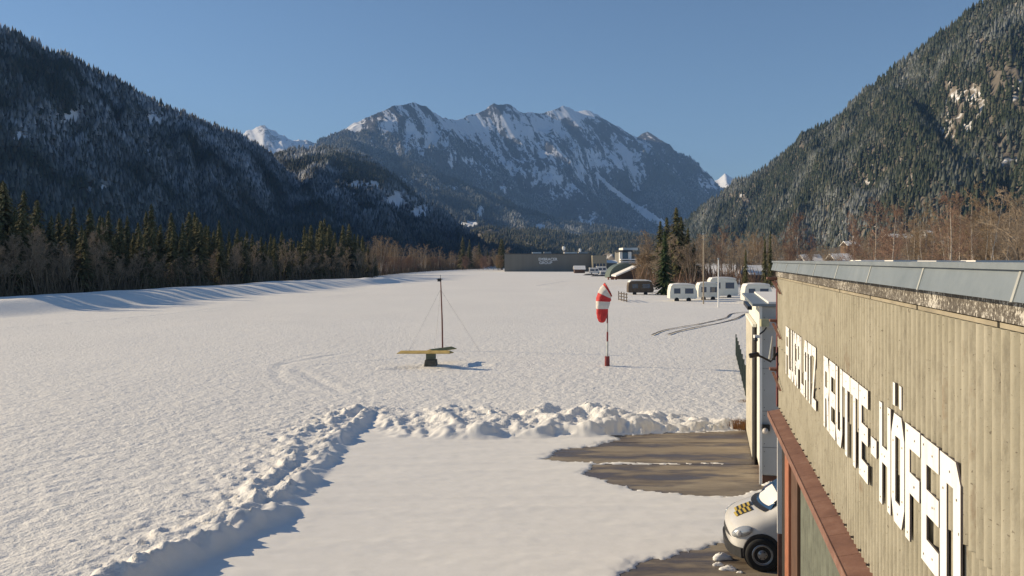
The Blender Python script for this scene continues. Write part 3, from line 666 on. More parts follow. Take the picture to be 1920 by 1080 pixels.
# corrugated cladding in two overlapping rows
def cladding(s0, s1, z0, z1, n0, name):
    vs = []; ns_ = int((s1-s0)/.13*10); zs = [z0, z1]
    for i in range(ns_+1):
        s = s0+(s1-s0)*i/ns_; d = n0+.030*math.cos(2*math.pi*s/.13); rag = .006*math.sin(int(s/1.04)*2.3)
        vs += [WF(s, d, z0+rag), WF(s, d+.0, z1)]
    vs += [WF(s0+(s1-s0)*i/ns_, n0-.021-.008, z) for i in (0, ns_) for z in zs]
    fs = [(2*i+2, 2*i, 2*i+1, 2*i+3) for i in range(ns_)]
    m = MB(); m.add(vs, fs); return sub(m, name, M['corr'], smooth=True)
cladding(S0, S1, 3.44, 4.66, 0.0, 'cladding'); cladding(S0, S1, 4.58, 5.855, .016, 'cladding')
# eave strip, lichen covered board, zinc flashing
mb = wmb(); s = S0
while s < S1-.1: e_ = min(s+1.62, S1); mb.box(s+.02, -.05, 5.862, e_-.02, .045, 5.888); s += 1.62
sub(mb, 'eave_strip', plain('eave_strip_wood', (.30, .26, .19), .8))
mb = wmb(); mb.box(S0, -.05, 5.90, S1, .075, 6.009); sub(mb, 'fascia_board', M['lichen'])
mb = wmb(); s = sY(5.4)-1.66*7; jn = []
while s < S1:
    e_ = min(s+1.66, S1+.05); e0 = s+.006
    mb.hexa([WF(*p) if False else p for p in [(e0,-.3,6.015),(e_,-.3,6.015),(e_,.155,6.015),(e0,.155,6.015),(e0,-.3,6.155),(e_,-.3,6.155),(e_,.115,6.155),(e0,.115,6.155)]])
    jn.append(s); s += 1.66
sub(mb, 'roof_flashing', M['zinc'])
for s in jn:
    mb = wmb(); mb.hexa([(s-.014,-.2,6.013),(s+.014,-.2,6.013),(s+.014,.162,6.013),(s-.014,.162,6.013),(s-.014,-.2,6.153),(s+.014,-.2,6.153),(s+.014,.122,6.153),(s-.014,.122,6.153)])
    sub(mb, 'flashing_seam', M['zinc_light'])
mb = wmb(); mb.box(S0, -.35, 6.157, S1+.06, .14, 6.19); sub(mb, 'roof_lip', M['zinc'])
mb = wmb(); mb.box(S0, -14.2, 6.06, S1, -.36, 6.13); sub(mb, 'roof', plain('roof_dark', (.05, .045, .05), .8))
mb = wmb(); rs = random.Random(3)
for i in range(26): s = rs.uniform(8, S1-.3); mb.box(s, -rs.uniform(1.2, 2.0), 6.13, s+rs.uniform(.2, .7), -rs.uniform(.6, 1.0), 6.13+rs.uniform(.03, .075))
sub(mb, 'roof_snow', M['snow_smooth'])
# canopy
mb = wmb()
s = S1-.0; k = 0
while s > S0:
    e_ = max(s-.62, S0); mb.hexa([(e_,-.05,3.385),(s-.006,-.05,3.385),(s-.006,.215,3.32),(e_,.215,3.32),(e_,-.05,3.425),(s-.006,-.05,3.425),(s-.006,.215,3.365),(e_,.215,3.365)]); s -= .62
sub(mb, 'canopy', M['rust'])
mb = wmb(); mb.box(S0, .217, 3.27, S1, .225, 3.372); sub(mb, 'canopy_edge', M['rust'])
# screws along sheet ends
for zz, st in ((3.49, .39), (4.62, .52)):
    s = sY(4.9 if zz > 4 else 7.2)
    while s < S1: mb = wmb(); mb.box(s, .02, zz-.008, s+.014, .056, zz+.008); mb.box(s-.006, .03, zz-.014, s+.02, .034, zz+.014); sub(mb, 'screw', M['dark_screw']); s += st
# lettering
def letter_polys(ch):
    b = .2; st = .31; R = lambda x0, y0, x1, y1: [(x0, y0), (x1, y0), (x1, y1), (x0, y1)]
    topC = [(0, 1-b), (1, 1-b), (.78, 1), (0.22, 1)]; botC = [(.22, 0), (.78, 0), (1, b), (0, b)]
    return {'F': [R(0,0,st,1), R(st,.8,1,1), R(st,.42,.95,.6)], 'E': [R(0,0,st,1), R(st,.8,1,1), R(st,.4,1,.6), R(st,0,1,.2)],
     'L': [R(0,0,st,1), R(st,0,1,.18)], 'U': [R(0,b,st,1), R(1-st,b,1,1), [(.22,0),(.78,0),(1,b),(0,b)]],
     'G': [R(0,b,st,1-b), topC, botC, R(1-st,b,1,.48), R(.5,.38,1-st,.48), R(1-st,.72,1,1-b)],
     'P': [R(0,0,st,1), [(st,1-b),(1,1-b),(.8,1),(st,1)], R(1-st,.55,1,1-b), [(st,.38),(.8,.38),(1,.55),(st,.55)]],
     'A': [R(0,0,st,1-b), R(1-st,0,1,1-b), topC, R(st,.32,1-st,.46)], 'T': [R(0,.81,1,1), R(.34,0,.66,.81)],
     'Z': [R(0,.84,1,1), R(0,0,1,.16), [(0,.16),(st+.02,.16),(1,.84),(.67,.84)]],
     'R': [R(0,0,st,1), [(st,1-b),(1,1-b),(.8,1),(st,1)], R(1-st,.58,1,1-b), [(st,.42),(.85,.42),(1,.58),(st,.58)], [(.62,0),(1,0),(.9,.42),(.55,.42)]],
     '-': [R(.25,.38,.8,.56)], 'H': [R(0,0,.27,1), R(.73,0,1,1), R(.27,.42,.73,.58)],
     'O': [R(0,b,st,1-b), R(1-st,b,1,1-b), topC, botC], 'N': [R(0,0,st+.03,.8), [(0,.8),(1,.8),(1,.86),(.78,1),(0,1)], R(1-st-.03,0,1,.8)]}[ch]
def prism2(mb, poly, a, b, f):   # white face; side faces coloured dark to stand for the shadow gap
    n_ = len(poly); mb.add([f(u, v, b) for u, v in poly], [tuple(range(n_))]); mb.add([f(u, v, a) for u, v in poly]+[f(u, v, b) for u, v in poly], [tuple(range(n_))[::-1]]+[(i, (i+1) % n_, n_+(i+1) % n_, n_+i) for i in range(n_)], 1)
def put_letter(ch, s, top, bot, w=.42, label=None):
    mb = wmb(); h = top-bot
    f = lambda u, v, t: (s-u*w, t, bot+v*h)
    for p in letter_polys(ch): prism2(mb, p, .042, .055, f)
    if ch == 'O': 
        for x0 in (.12, .62): prism2(mb, [(x0,1.07),(x0+.17,1.07),(x0+.17,1.28),(x0,1.28)], .042, .055, f)
    for p in letter_polys(ch):
        xs = [q[0] for q in p]; ys_ = [q[1] for q in p]; cx_ = (min(xs)+max(xs))/2
        for cy_ in ([min(ys_)+.06, max(ys_)-.06] if max(ys_)-min(ys_) > .5 else [(min(ys_)+max(ys_))/2]):
            u, v = cx_, cy_; mb.prism([(u-.018,v-.008),(u+.018,v-.008),(u+.018,v+.008),(u-.018,v+.008)], .0555, .058, f, 1)
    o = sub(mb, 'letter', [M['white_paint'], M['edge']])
    return o
u0 = sY(14.4)
for i, ch in enumerate('FLUGPLATZ'): put_letter(ch, u0-i*.415, 5.09, 4.29, .385)
u0 = sY(10.12)
for i, ch in enumerate('REUTTE-HOFEN'): put_letter(ch, u0-i*.4495, 5.07-.0045*i, 4.24-.004*i, .42)
# door side below the canopy
mb = wmb(); vs = []
sd0 = S1-1.62
def vcorr(s0, s1, z0, z1, n0, pitch, amp):
    m = MB(); k_ = int((s1-s0)/pitch*8); vs = []
    for i in range(k_+1):
        s = s0+(s1-s0)*i/k_; d = n0+amp*math.cos(2*math.pi*s/pitch); vs += [WF(s, d, z0), WF(s, d, z1)]
    m.add(vs, [(2*i+2, 2*i, 2*i+1, 2*i+3) for i in range(k_)]); return m
sub(vcorr(S0, sY(13.4), .05, 3.30, -.08, .22, .03), 'door', M['door_green'])
mb = wmb(); mb.box(sY(14.9), -.12, 0, sY(14.3), .02, 3.32); sub(mb, 'door_post', M['orange_paint'])
mb = wmb(); mb.box(sY(14.28), -.16, 0, sY(13.42), -.02, 3.32); sub(mb, 'door_frame', plain('dark_brown_frame', (.10, .05, .03), .8))
mb = wmb(); mb.box(sY(15.8), -.12, 0, sY(14.92), -.02, 3.32); sub(mb, 'door_frame', M['dark'])
mb = wmb(); mb.box(S1-.09, -.10, 1.1, S1-.02, .05, 3.30); sub(mb, 'corner_trim', M['white_paint'])
mb = wmb(); mb.box(S1-.09, -.10, 0.0, S1-.02, .04, 1.098); sub(mb, 'corner_trim', M['rust'])
# dark red steel frame at the far corner with brackets
mb = wmb(); mb.box(S1+.02, -.10, 3.45, S1+.20, .05, 5.80); sub(mb, 'steel_column', M['red_steel'])
for z0, ln in ((5.82, .22), (5.02, .17), (4.10, .17)):
    mb = wmb(); mb.hexa([(S1+.06,.03,z0),(S1+.30,.03,z0),(S1+.30,ln,z0+.02),(S1+.06,ln,z0+.02),(S1+.06,.03,z0+.06),(S1+.30,.03,z0+.06),(S1+.30,ln,z0+.06),(S1+.06,ln,z0+.06)])
    mb.hexa([(S1-.9,.05,z0-.22),(S1-.84,.05,z0-.22),(S1-.84,.09,z0-.22),(S1-.9,.09,z0-.22),(S1+.06,.09,z0-.01),(S1+.12,.09,z0-.01),(S1+.12,.14,z0-.01),(S1+.06,.14,z0-.01)])
    sub(mb, 'bracket', M['rust'])
# floodlight on an arm
fl = empty('floodlight', WF(S1+.1, .05, 5.0), 0, 'black floodlight on a bent arm reaching from the red steel column', 'floodlight')
def ipt(px, py, Yv): return at(px, py, Yv)
mb = MB(); mb.tube([ipt(1458,662,16.0), ipt(1448,674,16.0), ipt(1445,678,16.0), ipt(1430,670,16.0), ipt(1420,666,16.0)], [.02]*5, 8); mb.tube([ipt(1451,675,16.0), ipt(1452,650,16.0)], .028, 8); sub(mb, 'arm', M['black_metal'], fl)
mb = MB(); mb.tube([ipt(1423,664,16.0), ipt(1421,664.3,16.0), ipt(1407,667,16.0), ipt(1405,667.4,16.0)], [.035, .045, .048, .04], 10); sub(mb, 'lamp_head', M['black_metal'], fl, smooth=True)
mb = MB(); mb.tube([ipt(1443,673,16.1), ipt(1448,630,16.1)], [.025, .008], 6); sub(mb, 'blade', M['zinc_light'], fl)

# ---------------------------------------------------------------- white hangar in the middle distance
PA = Vector((*gp(1426, 908), 0)); PB = Vector((*gp(1403.5, 806), 0)); dL = (PB-PA).normalized(); nL = Vector((-dL.y, dL.x, 0)); LB_ = (PB-PA).length
def HF(s, n, z): p = PA+dL*s+nL*n; return (p.x, p.y, z)   # n>0 towards the field
HT = 4.93
wh = empty('white_hangar', tuple(PA), 0, 'white hangar with grey end wall and sliding doors standing beyond the van', 'hangar')
def hmb(): m = MB(); m.T = HF; return m
M['white_wall'] = plain('cream_wall', (.74, .72, .64), .7, 0, .06, 1.2)
M['grey_panel'] = plain('grey_panel', (.43, .43, .42), .7, 0, .08, 1.0)
mb = hmb(); mb.box(.04, -.02, .25, LB_, -13, HT); sub(mb, 'wall', M['white_wall'], wh)
mb = hmb(); mb.box(0, -13, .28, .037, -.03, HT-.02); sub(mb, 'end_wall', M['grey_panel'], wh)
mb = hmb(); mb.box(.01, -12.9, -.1, LB_, -.06, .248); sub(mb, 'plinth', plain('dark_plinth', (.12, .06, .04), .9), wh)
mb = hmb()
for z in (1.02, 2.02, 3.2): mb.box(-.006, -12.9, z, -.001, -.04, z+.018)
for n_ in (-.62, -1.8, -3): mb.box(-.007, n_-.018, .3, -.0015, n_, HT-.05)
sub(mb, 'panel_joint', plain('joint_grey', (.20, .20, .20), .8), wh)
for z in (.5,.9,1.12,1.5,1.9,2.12,2.6,3.05,3.4,4.0,4.6):
    for n_ in (-.09, -.55, -.70):
        mb = hmb(); mb.box(-.010, n_-.02, z, -.003, n_, z+.02); sub(mb, 'screw', M['dark_screw'], wh)
mb = hmb(); mb.box(-.03, -.045, .0, .10, .03, HT-.0); sub(mb, 'corner_trim', M['white_paint'], wh)
mb = hmb(); mb.box(2.3, .0, 0, 3.0, .05, HT-.75); sub(mb, 'door_gap', M['dark'], wh)
mb = hmb(); mb.box(3.0, .02, .05, LB_-.05, .09, HT-.75); sub(mb, 'sliding_door', plain('door_beige', (.50, .46, .37), .7), wh)
mb = hmb(); mb.box(2.2, .002, HT-.748, LB_-.05, .11, HT-.66); sub(mb, 'door_rail', M['white_wall'], wh)
mb = hmb(); mb.box(-.12, .22, HT+.002, LB_+.2, -13.2, HT+.07); sub(mb, 'roof', M['zinc'], wh)
mb = hmb(); mb.box(-.15, -.2, HT+.074, LB_, -13, HT+.13); sub(mb, 'roof_snow', M['snow_smooth'], wh)
mb = hmb(); mb.box(-.15, .23, HT-.10, 3, .35, HT+.0); sub(mb, 'gutter', M['black_metal'], wh)
def ball(c, r, sy=1.0, n=12):
    m = MB(); prof = [(max(.001, r*math.sin(t)), -r*math.cos(t)*sy) for t in np.linspace(0, math.pi, 9)]
    m.lathe(prof, n, lambda x, y, z: (c[0]+x, c[1]+y, c[2]+z)); return m
def hp(px, py, d=0): Yv = 23.5-d; return at(px, py, Yv)
o = ball(hp(1435, 808, .05), .085); wl = empty('wall_lamp', hp(1435, 808, 0), 0, 'round bulkhead lamp on the grey end wall of the white hangar', 'lamp')
sub(o, 'lamp_glass', plain('lamp_glass', (.55, .5, .45), .25), wl, smooth=True)
mb = MB(); x, y, z = hp(1436, 805, .0); mb.box(x-.1, y-.03, z-.05, x+.1, y+.05, z+.13); sub(mb, 'lamp_base', M['black_metal'], wl)
jb = empty('junction_box', hp(1435, 604), 0, 'small yellowish box with hanging cable high on the grey end wall', 'box')
mb = MB(); x, y, z = hp(1434, 605, .05); mb.box(x-.12, y-.08, z-.10, x+.10, y+.05, z+.10); sub(mb, 'case', plain('yellowed_plastic', (.42, .40, .25), .6), jb)
mb = MB(); mb.tube([hp(1437, 614, .1), hp(1433, 620, .12), hp(1424, 627, .15)], .02, 6); sub(mb, 'cable', M['black_metal'], jb)
mb = MB(); x, y, z = hp(1446, 607, .05); mb.box(x-.12, y-.06, z-.11, x+.14, y+.05, z+.11); tag(mb.build('meter_box', M['grey_panel'], bevel=.01), 'light grey box beside the yellowish box high on the end wall', 'box')
cm_ = empty('security_camera', hp(1417, 636, .1), 0, 'small black camera on the white corner of the middle hangar', 'camera')
sub(ball(hp(1417, 637, .25), .06), 'dome', M['black_metal'], cm_, smooth=True)
mb = MB(); x, y, z = hp(1419, 631, .15); mb.box(x-.07, y-.05, z-.04, x+.08, y+.1, z+.04); sub(mb, 'mount', M['white_paint'], cm_)
# warning stripes on the concrete beside the hangar: planks
mb = MB()
x0, y0 = gp(1417, 838); x1, y1 = gp(1424, 868)
for i in range(6):
    t = i/6; x, y = x0+(x1-x0)*t, y0+(y1-y0)*t; mb.box(x-.07, y, -.001, x+.10, y+.28, .05)
tag(mb.build('timber_plank', plain('pale_timber', (.48, .42, .32), .85)), 'row of short pale planks on the slabs beside the white hangar', 'planks')
# dry grass tuft
def tuft(c, n_, r, h, mat, label, seed):
    rr = random.Random(seed); m = MB()
    for i in range(n_):
        a = rr.uniform(0, 6.28); q = r*rr.random()**.5; x, y = c[0]+math.cos(a)*q*1.3, c[1]+math.sin(a)*q; hh = h*rr.uniform(.4, 1); dx, dy = rr.uniform(-.15, .15), rr.uniform(-.1, .1)
        m.add([(x-.012, y, 0), (x+.012, y, 0), (x+dx, y+dy, hh)], [(0, 1, 2)])
    return tag(m.build('dry_grass', mat), label, None, None, 'stuff')
tuft(gp(1391, 803), 900, .45, .38, island('dry_grass', [(0, (.22, .10, .04)), (1, (.45, .25, .12))]), 'rusty brown dry grass tuft at the far corner of the slabs', 5)
tuft(gp(1401, 760), 300, .3, .3, bpy.data.materials['dry_grass'], 'dry grass blades at the foot of the mesh fence', 6)

# mesh fence running away beside the white hangar
M['fence'] = plain('dark_green_fence', (.02, .035, .028), .6)
fe = empty('mesh_fence', (*gp(1400, 762), 0), 0, 'dark green wire mesh fence in the snow left of the white hangar', 'fence')
a0 = Vector((*gp(1402, 764), .1)); a1 = Vector((*gp(1380, 671), .1)); nP = 9
mb = MB()
for i in range(101):
    p = a0.lerp(a1, i/100); mb.tube([(p.x, p.y, .05), (p.x+.02, p.y, 1.32)], .010, 3)
for z in np.arange(.15, 1.35, .12):
    mb.tube([(a0.x, a0.y, z), (a1.x, a1.y, z)], .010, 3)
sub(mb, 'wire_panel', M['fence'], fe)
for i in range(nP):
    p = a0.lerp(a1, i/(nP-1)); mb = MB(); mb.tube([(p.x, p.y, -.2), (p.x, p.y, 1.5)], .035, 6); sub(mb, 'fence_post', M['fence'], fe)

# ---------------------------------------------------------------- white van between the hangars
VA = math.radians(9)   # nose points left, slightly turned to the viewer
van = empty('white_van', (0, 0, 0), 0, 'white van with yellow and black squares on its bonnet parked beyond the hangar corner', 'van')
vx, vy = gp(1427, 1074); VO = Vector((vx+.20, vy+.02, 0))
def VF(x, y, z):  # x forward (image left), y towards the camera side positive, axle at x=0
    return (VO.x-x*math.cos(VA)-(y-.985)*math.sin(VA), VO.y+x*math.sin(VA)-(y-.985)*math.cos(VA), z)
van.location = VF(0, 0, 0)
n = N('van_paint'); f = n.noise(1.5, 4); n.col(n.ramp(f, [(.3, (.58, .56, .53)), (.7, (.66, .64, .61))])); M['van'] = n.end(.3, 0, .5); n.b.inputs['Coat Weight'].default_value = .4
n = N('van_glass'); n.col((.02, .05, .10)); M['glass'] = n.end(.05, 0, .8)
n = N('chrome_lamp'); n.col((.42, .44, .46)); M['lampg'] = n.end(.12, .35)
M['rubber'] = plain('tyre_rubber', (.018, .018, .018), .85); M['rim'] = plain('steel_rim', (.35, .35, .35), .4, .6)
M['yellow'] = plain('yellow_sheet', (.50, .36, .06), .5, 0, .05); M['vblack'] = plain('black_plastic', (.02, .02, .022), .6)
def vmb(): m = MB(); m.T = VF; return m
ST = [(.80,.40,.50,.60,.52),(.78,.34,.58,.74,.74),(.73,.30,.64,.83,.84),(.62,.28,.70,.91,.92),(.45,.30,.76,1.0,.95),(.25,.30,.82,1.08,.955),(.05,.28,.86,1.14,.96),(-.3,.26,.94,1.40,.96),(-.65,.26,.98,1.64,.96),(-1.0,.26,1.0,1.82,.96),(-1.6,.26,1.02,1.92,.96),(-3.9,.28,1.02,1.92,.95),(-4.2,.36,1.0,1.80,.92),(-4.25,.45,.95,1.5,.85)]
# x, z bottom, belt z, top z, half width
def ring(st):
    x, zb, zm, zt, w = st; cab = max(0, min(1, -x/.9)); tw = w*(.86-.10*cab)
    h = [(0, zb), (w*.9, zb), (w*.99, zb+.12), (w, (zb+zm)/2), (w*.985, zm), (w*(.95-.03*cab), zm+(zt-zm)*.45), (tw+.02, zt-.07), (tw-.10, zt-.015), (tw*.5, zt+.015), (0, zt+.022)]
    xo = lambda y: x-.16*(abs(y)/.96)**2.5*(1 if x > .35 else 0)-.10*(abs(y)/.96)**2*(1 if -.1 < x <= .35 else 0)
    R_ = [(xo(y), y, z) for y, z in h]; return R_+[(xx, -y, z) for xx, y, z in R_[-2:0:-1]]
RR = [ring(s) for s in ST]; nr = len(RR[0]); mb = vmb()
vs = [p for r in RR for p in r]; fs = [(i*nr+k, (i+1)*nr+k, (i+1)*nr+(k+1) % nr, i*nr+(k+1) % nr) for i in range(len(RR)-1) for k in range(nr)]
fs += [tuple(range(nr)), tuple(range((len(RR)-1)*nr, len(RR)*nr))[::-1]]
mb.add(vs, fs); body = sub(mb, 'body', M['van'], van, smooth=True)
ss = body.modifiers.new('smooth', 'SUBSURF'); ss.levels = ss.render_levels = 2
def sect(x, t):  # point on the upper surface: t in -1..1 across, interpolated between stations
    for a_, b_ in zip(ST, ST[1:]):
        if a_[0] >= x >= b_[0]:
            u = (a_[0]-x)/(a_[0]-b_[0]); st = [a_[i]*(1-u)+b_[i]*u for i in range(5)]; break
    cab = max(0, min(1, -x/.9)); tw = (st[4]*(.86-.10*cab)-.06); return (x-.10*t*t*(x > -.1), tw*t, st[3]+.02-.03*t*t)
def patch(xa, xb, ta, tb, lift, nx=6, nt_=8, xb2=None):
    m = vmb(); P = []; bows = lambda t: 0
    for i in range(nx+1):
        for j in range(nt_+1):
            t = ta+(tb-ta)*j/nt_; u = i/nx; x = xa+(xb-xa)*u+.10*(1-t*t)*(1-u)*(xa < .3); p = sect(min(x, .76), t); P.append((p[0]+.6*lift, p[1], p[2]+lift))
    q = nt_+1; m.add(P, [(i*q+j, i*q+j+1, (i+1)*q+j+1, (i+1)*q+j) for i in range(nx) for j in range(nt_)]); return m
sub(patch(.03, -.88, -.93, .93, .022), 'windscreen', M['glass'], van, smooth=True)
sub(patch(.15, .0, -.88, .90, .020, 3), 'wiper_panel', M['vblack'], van, smooth=True)
m_ = patch(-.03, -.24, -.60, .86, .035); o = sub(m_, 'windscreen_snow', M['snow_smooth'], van, smooth=True)
# bonnet squares
for i in range(4):
    for j in range(2):
        x0 = .60-.085*i+.04*j; t0 = -.12+.36*j
        sub(patch(x0, x0-.042, t0, t0+.34, .014, 1, 3), 'bonnet_square', M['yellow'], van)
        sub(patch(x0-.043, x0-.084, t0+.02*j, t0+.34, .015, 1, 3), 'bonnet_square', M['vblack'], van)
# side windows, door line
def side(poly, y, mat, name, th=.012, sgn=1):
    m = vmb(); m.prism(poly, y*sgn, (y+th)*sgn, lambda u, v, t: (u, t, v)); return sub(m, name, mat, van)
for sg in (1, -1):
    m = vmb(); pl = [(-.22,1.02),(-1.10,1.06),(-1.10,1.64),(-.84,1.60)]
    yy = lambda z: .952-.20*max(0, z-1.05)
    m.add([(u, sg*(yy(v)+.012), v) for u, v in pl]+[(u, sg*(yy(v)-.01), v) for u, v in pl], [(0,1,2,3),(7,6,5,4),(0,4,5,1),(1,5,6,2),(2,6,7,3),(3,7,4,0)]); sub(m, 'side_window', M['glass'], van)
    side([(-.46,.42),(-.475,.42),(-.475,1.06),(-.46,1.06)], .953, M['vblack'], 'door_seam', .006, sg)
    side([(-.28,.86),(-.34,.86),(-.34,.90),(-.28,.90)], .955, M['rim'], 'side_indicator', .01, sg)
    # wheels
    for wx in (.16, -3.0):
        ax = lambda x, y, z, wx=wx, sg=sg: (wx+x, sg*(.985+z), .335+y)
        m = vmb(); m.lathe([(.36,-.16),(.375,-.06),(.372,-.020)], 28, lambda x, y, z, wx=wx, sg=sg: (wx+x, sg*(.985+z), .37+y)); sub(m, 'wheel_arch', M['vblack'], van)
        m = vmb(); m.lathe([(.20,-.22),(.30,-.22),(.335,-.18),(.335,-.02),(.315,.015),(.22,.02),(.205,0)], 28, ax); w_ = sub(m, 'wheel', M['rubber'], van, smooth=True)
        m = vmb(); m.lathe([(.205,-.02),(.21,.012),(.195,.024),(.18,.004),(.12,-.012),(.075,.01),(.05,.025),(.01,.026)], 24, ax)
        for k in range(12):
            a = k*math.pi/6; cx, cy = .15*math.cos(a), .15*math.sin(a); m.lathe([(.018,-.002),(.016,.004)], 8, lambda x, y, z, cx=cx, cy=cy, wx=wx, sg=sg: (wx+x+cx, sg*(.985+z), .335+y+cy), 1)
        for k in range(6):
            a = k*math.pi/3; cx, cy = .07*math.cos(a), .07*math.sin(a); m.lathe([(.012,.0),(.010,.024)], 6, lambda x, y, z, cx=cx, cy=cy, wx=wx, sg=sg: (wx+x+cx, sg*(.985+z), .335+y+cy), 1)
        sub(m, 'rim', [M['rim'], M['vblack']], w_)
    # headlight: glass ellipsoid set into the corner
    m = vmb(); prof = [(max(.002, math.sin(t)), -math.cos(t)) for t in np.linspace(0, math.pi, 10)]
    m.lathe(prof, 16, lambda x, y, z, sg=sg: (.54+.20*y-.02*x, sg*(.845+.085*z-.09*y), .74+.115*x-.07*y)); hl = sub(m, 'headlight', M['lampg'], van, smooth=True)
    m = vmb(); m.lathe([(.055,-.03),(.06,.01),(.03,.03)], 14, lambda x, y, z, sg=sg: (.60+x, sg*(.895+z), .72+y)); sub(m, 'reflector', M['white_paint'], hl)
    m = vmb(); m.lathe([(.09,-.05),(.09,.05)], 10, lambda x, y, z, sg=sg: (-.62+z*.4, sg*(1.05+x), 1.10+y)); sub(m, 'mirror', M['vblack'], van)
for z in (.56, .68):
    m = vmb()
    for u0_, u1_ in zip(np.linspace(-.68, .68, 15)[:-1], np.linspace(-.68, .68, 15)[1:]):
        g_ = lambda u, v, o: (.812-.30*(v-.56)-.20*(abs(u)/.9)**2.4+o, u, v)
        m.hexa([g_(u0_, z, -.08), g_(u0_, z, 0), g_(u1_, z, 0), g_(u1_, z, -.08), g_(u0_, z+.075, -.08), g_(u0_, z+.075, 0), g_(u1_, z+.075, 0), g_(u1_, z+.075, -.08)])
    sub(m, 'grille', M['vblack'], van)
m = vmb(); 
for a_, b_ in zip(np.linspace(-.9, .9, 13)[:-1], np.linspace(-.9, .9, 13)[1:]):
    X0, X1 = .82-.26*(abs(a_)/.9)**3, .82-.26*(abs(b_)/.9)**3
    m.hexa([(.2,a_,.22),(X0,a_,.22),(X1,b_,.22),(.2,b_,.22),(.2,a_,.42),(X0+.015,a_,.42),(X1+.015,b_,.42),(.2,b_,.42)])
sub(m, 'bumper', M['vblack'], van)
# snow lumps in front of the van
def lump(px, py, r, seed, label):
    x, y = gp(px, py); rr = random.Random(seed); m = MB(); P = []
    nu, nv = 14, 7
    for i in range(nv+1):
        for k in range(nu):
            t = i/nv*math.pi/2; a = 2*math.pi*k/nu; q = r*(1+.3*math.sin(3*a+seed)+.15*rr.uniform(-1, 1)); P.append((x+q*math.sin(t)*math.cos(a), y+q*.6*math.sin(t)*math.sin(a), max(-.02, r*.55*math.cos(t)*(1+.25*rr.uniform(-1, 1)))))
    m.add(P, [(i*nu+k, i*nu+(k+1) % nu, (i+1)*nu+(k+1) % nu, (i+1)*nu+k) for i in range(nv) for k in range(nu)])
    return tag(m.build('snow_lump', M['snow_smooth'], smooth=True), label, 'snow lump')
lump(1352, 1048, .20, 2, 'largest snow lump left of the van front bumper')
lump(1346, 1060, .11, 3, 'small snow lump just in front of the largest one by the bumper')
lump(1366, 1068, .15, 4, 'flat snow lump nearer the camera by the van tyre')
lump(1388, 1074, .06, 5, 'tiny snow crumb beside the van tyre')
lump(1447, 912, .22, 6, 'snow heap at the foot of the grey end wall')
lump(1456, 908, .16, 7, 'snow heap partly behind the van at the grey end wall')

# ---------------------------------------------------------------- landing T on its pedestal
tx, ty = gp(808, 690); LT = empty('landing_tee', (tx, ty, 0), 0, 'yellow brown wooden landing T on a dark stone pedestal in the snow', 'landing T')
M['tee'] = plain('weathered_yellow_board', (.42, .30, .10), .8, 0, .3, 3); M['stone'] = plain('dark_stone', (.10, .10, .09), .9, 0, .5, 3, .02)
mb = MB(); mb.hexa([(tx-.40,ty-.40,-.1),(tx+.40,ty-.40,-.1),(tx+.40,ty+.40,-.1),(tx-.40,ty+.40,-.1),(tx-.33,ty-.33,.5),(tx+.33,ty-.33,.5),(tx+.33,ty+.33,.5),(tx-.33,ty+.33,.5)]); sub(mb, 'plinth', M['stone'], LT, bevel=.05)
mb = MB(); mb.box(tx-.27, ty-.27, .502, tx+.27, ty+.27, .86); sub(mb, 'pedestal', plain('grey_green_stone', (.10, .12, .10), .85, 0, .4, 4), LT, bevel=.03)
def board(p, q, w, name):
    p = Vector(p); q = Vector(q); d = (q-p).normalized(); s_ = d.cross(Vector((0, 0, 1))).normalized()*w; up = Vector((0, 0, .13)); e_ = d*.12
    m = MB(); m.add([tuple(v) for v in (p-s_-e_, p+s_-e_, p+up, q-s_+e_, q+s_+e_, q+up, p-s_-e_-Vector((0,0,.03)), p+s_-e_-Vector((0,0,.03)), q-s_+e_-Vector((0,0,.03)), q+s_+e_-Vector((0,0,.03)))],
        [(0,3,5,2),(1,2,5,4),(0,2,1),(3,4,5),(6,7,9,8),(0,6,8,3),(1,4,9,7),(0,1,7,6),(3,8,9,4)]); return sub(m, name, M['tee'], LT)
board(at(752, 661.5, 48.6), at(843, 661.5, 47.6), .30, 'crossbar'); board(at(806, 659, 48.6), at(847, 653.5, 51.2), .28, 'shaft')
# ---------------------------------------------------------------- guyed wind mast
M['mast'] = plain('dark_red_mast', (.13, .035, .025), .6, .1, .3, 3); M['wire'] = plain('wire', (.16, .15, .15), .5, .3)
mx, my = gp(830, 661); my_ = my
wm = empty('wind_mast', (mx, my, 0), 0, 'thin dark red guyed mast with a small anemometer behind the landing T', 'mast')
top = at(826, 521, my); mb = MB(); mb.tube([(mx, my, -.2), at(829, 600, my), at(827, 545, my), top], [.055, .05, .04, .03], 8); sub(mb, 'mast_tube', M['mast'], wm)
x, y, z = at(824, 525, my); mb = MB(); mb.box(x-.13, y-.05, z-.10, x+.12, y+.05, z+.10); mb.tube([(x-.2, y, z+.05), (x+.2, y, z+.05)], .02, 6); mb.tube([(x+.06, y, z), (x+.06, y, z+.35)], .015, 6); sub(mb, 'anemometer', M['black_metal'], wm)
for (px_, py_) in ((764, 654), (814, 653), (900, 657)):
    a = at(826, 543, my); gx_, gy_ = gp(px_, 668 if px_ == 764 else (672 if px_ < 820 else 664)); gY = gy_
    mb = MB(); mb.tube([a, ((px_-960)/F*gY, gY, .15)], .007, 4); sub(mb, 'guy_wire', M['wire'], wm)
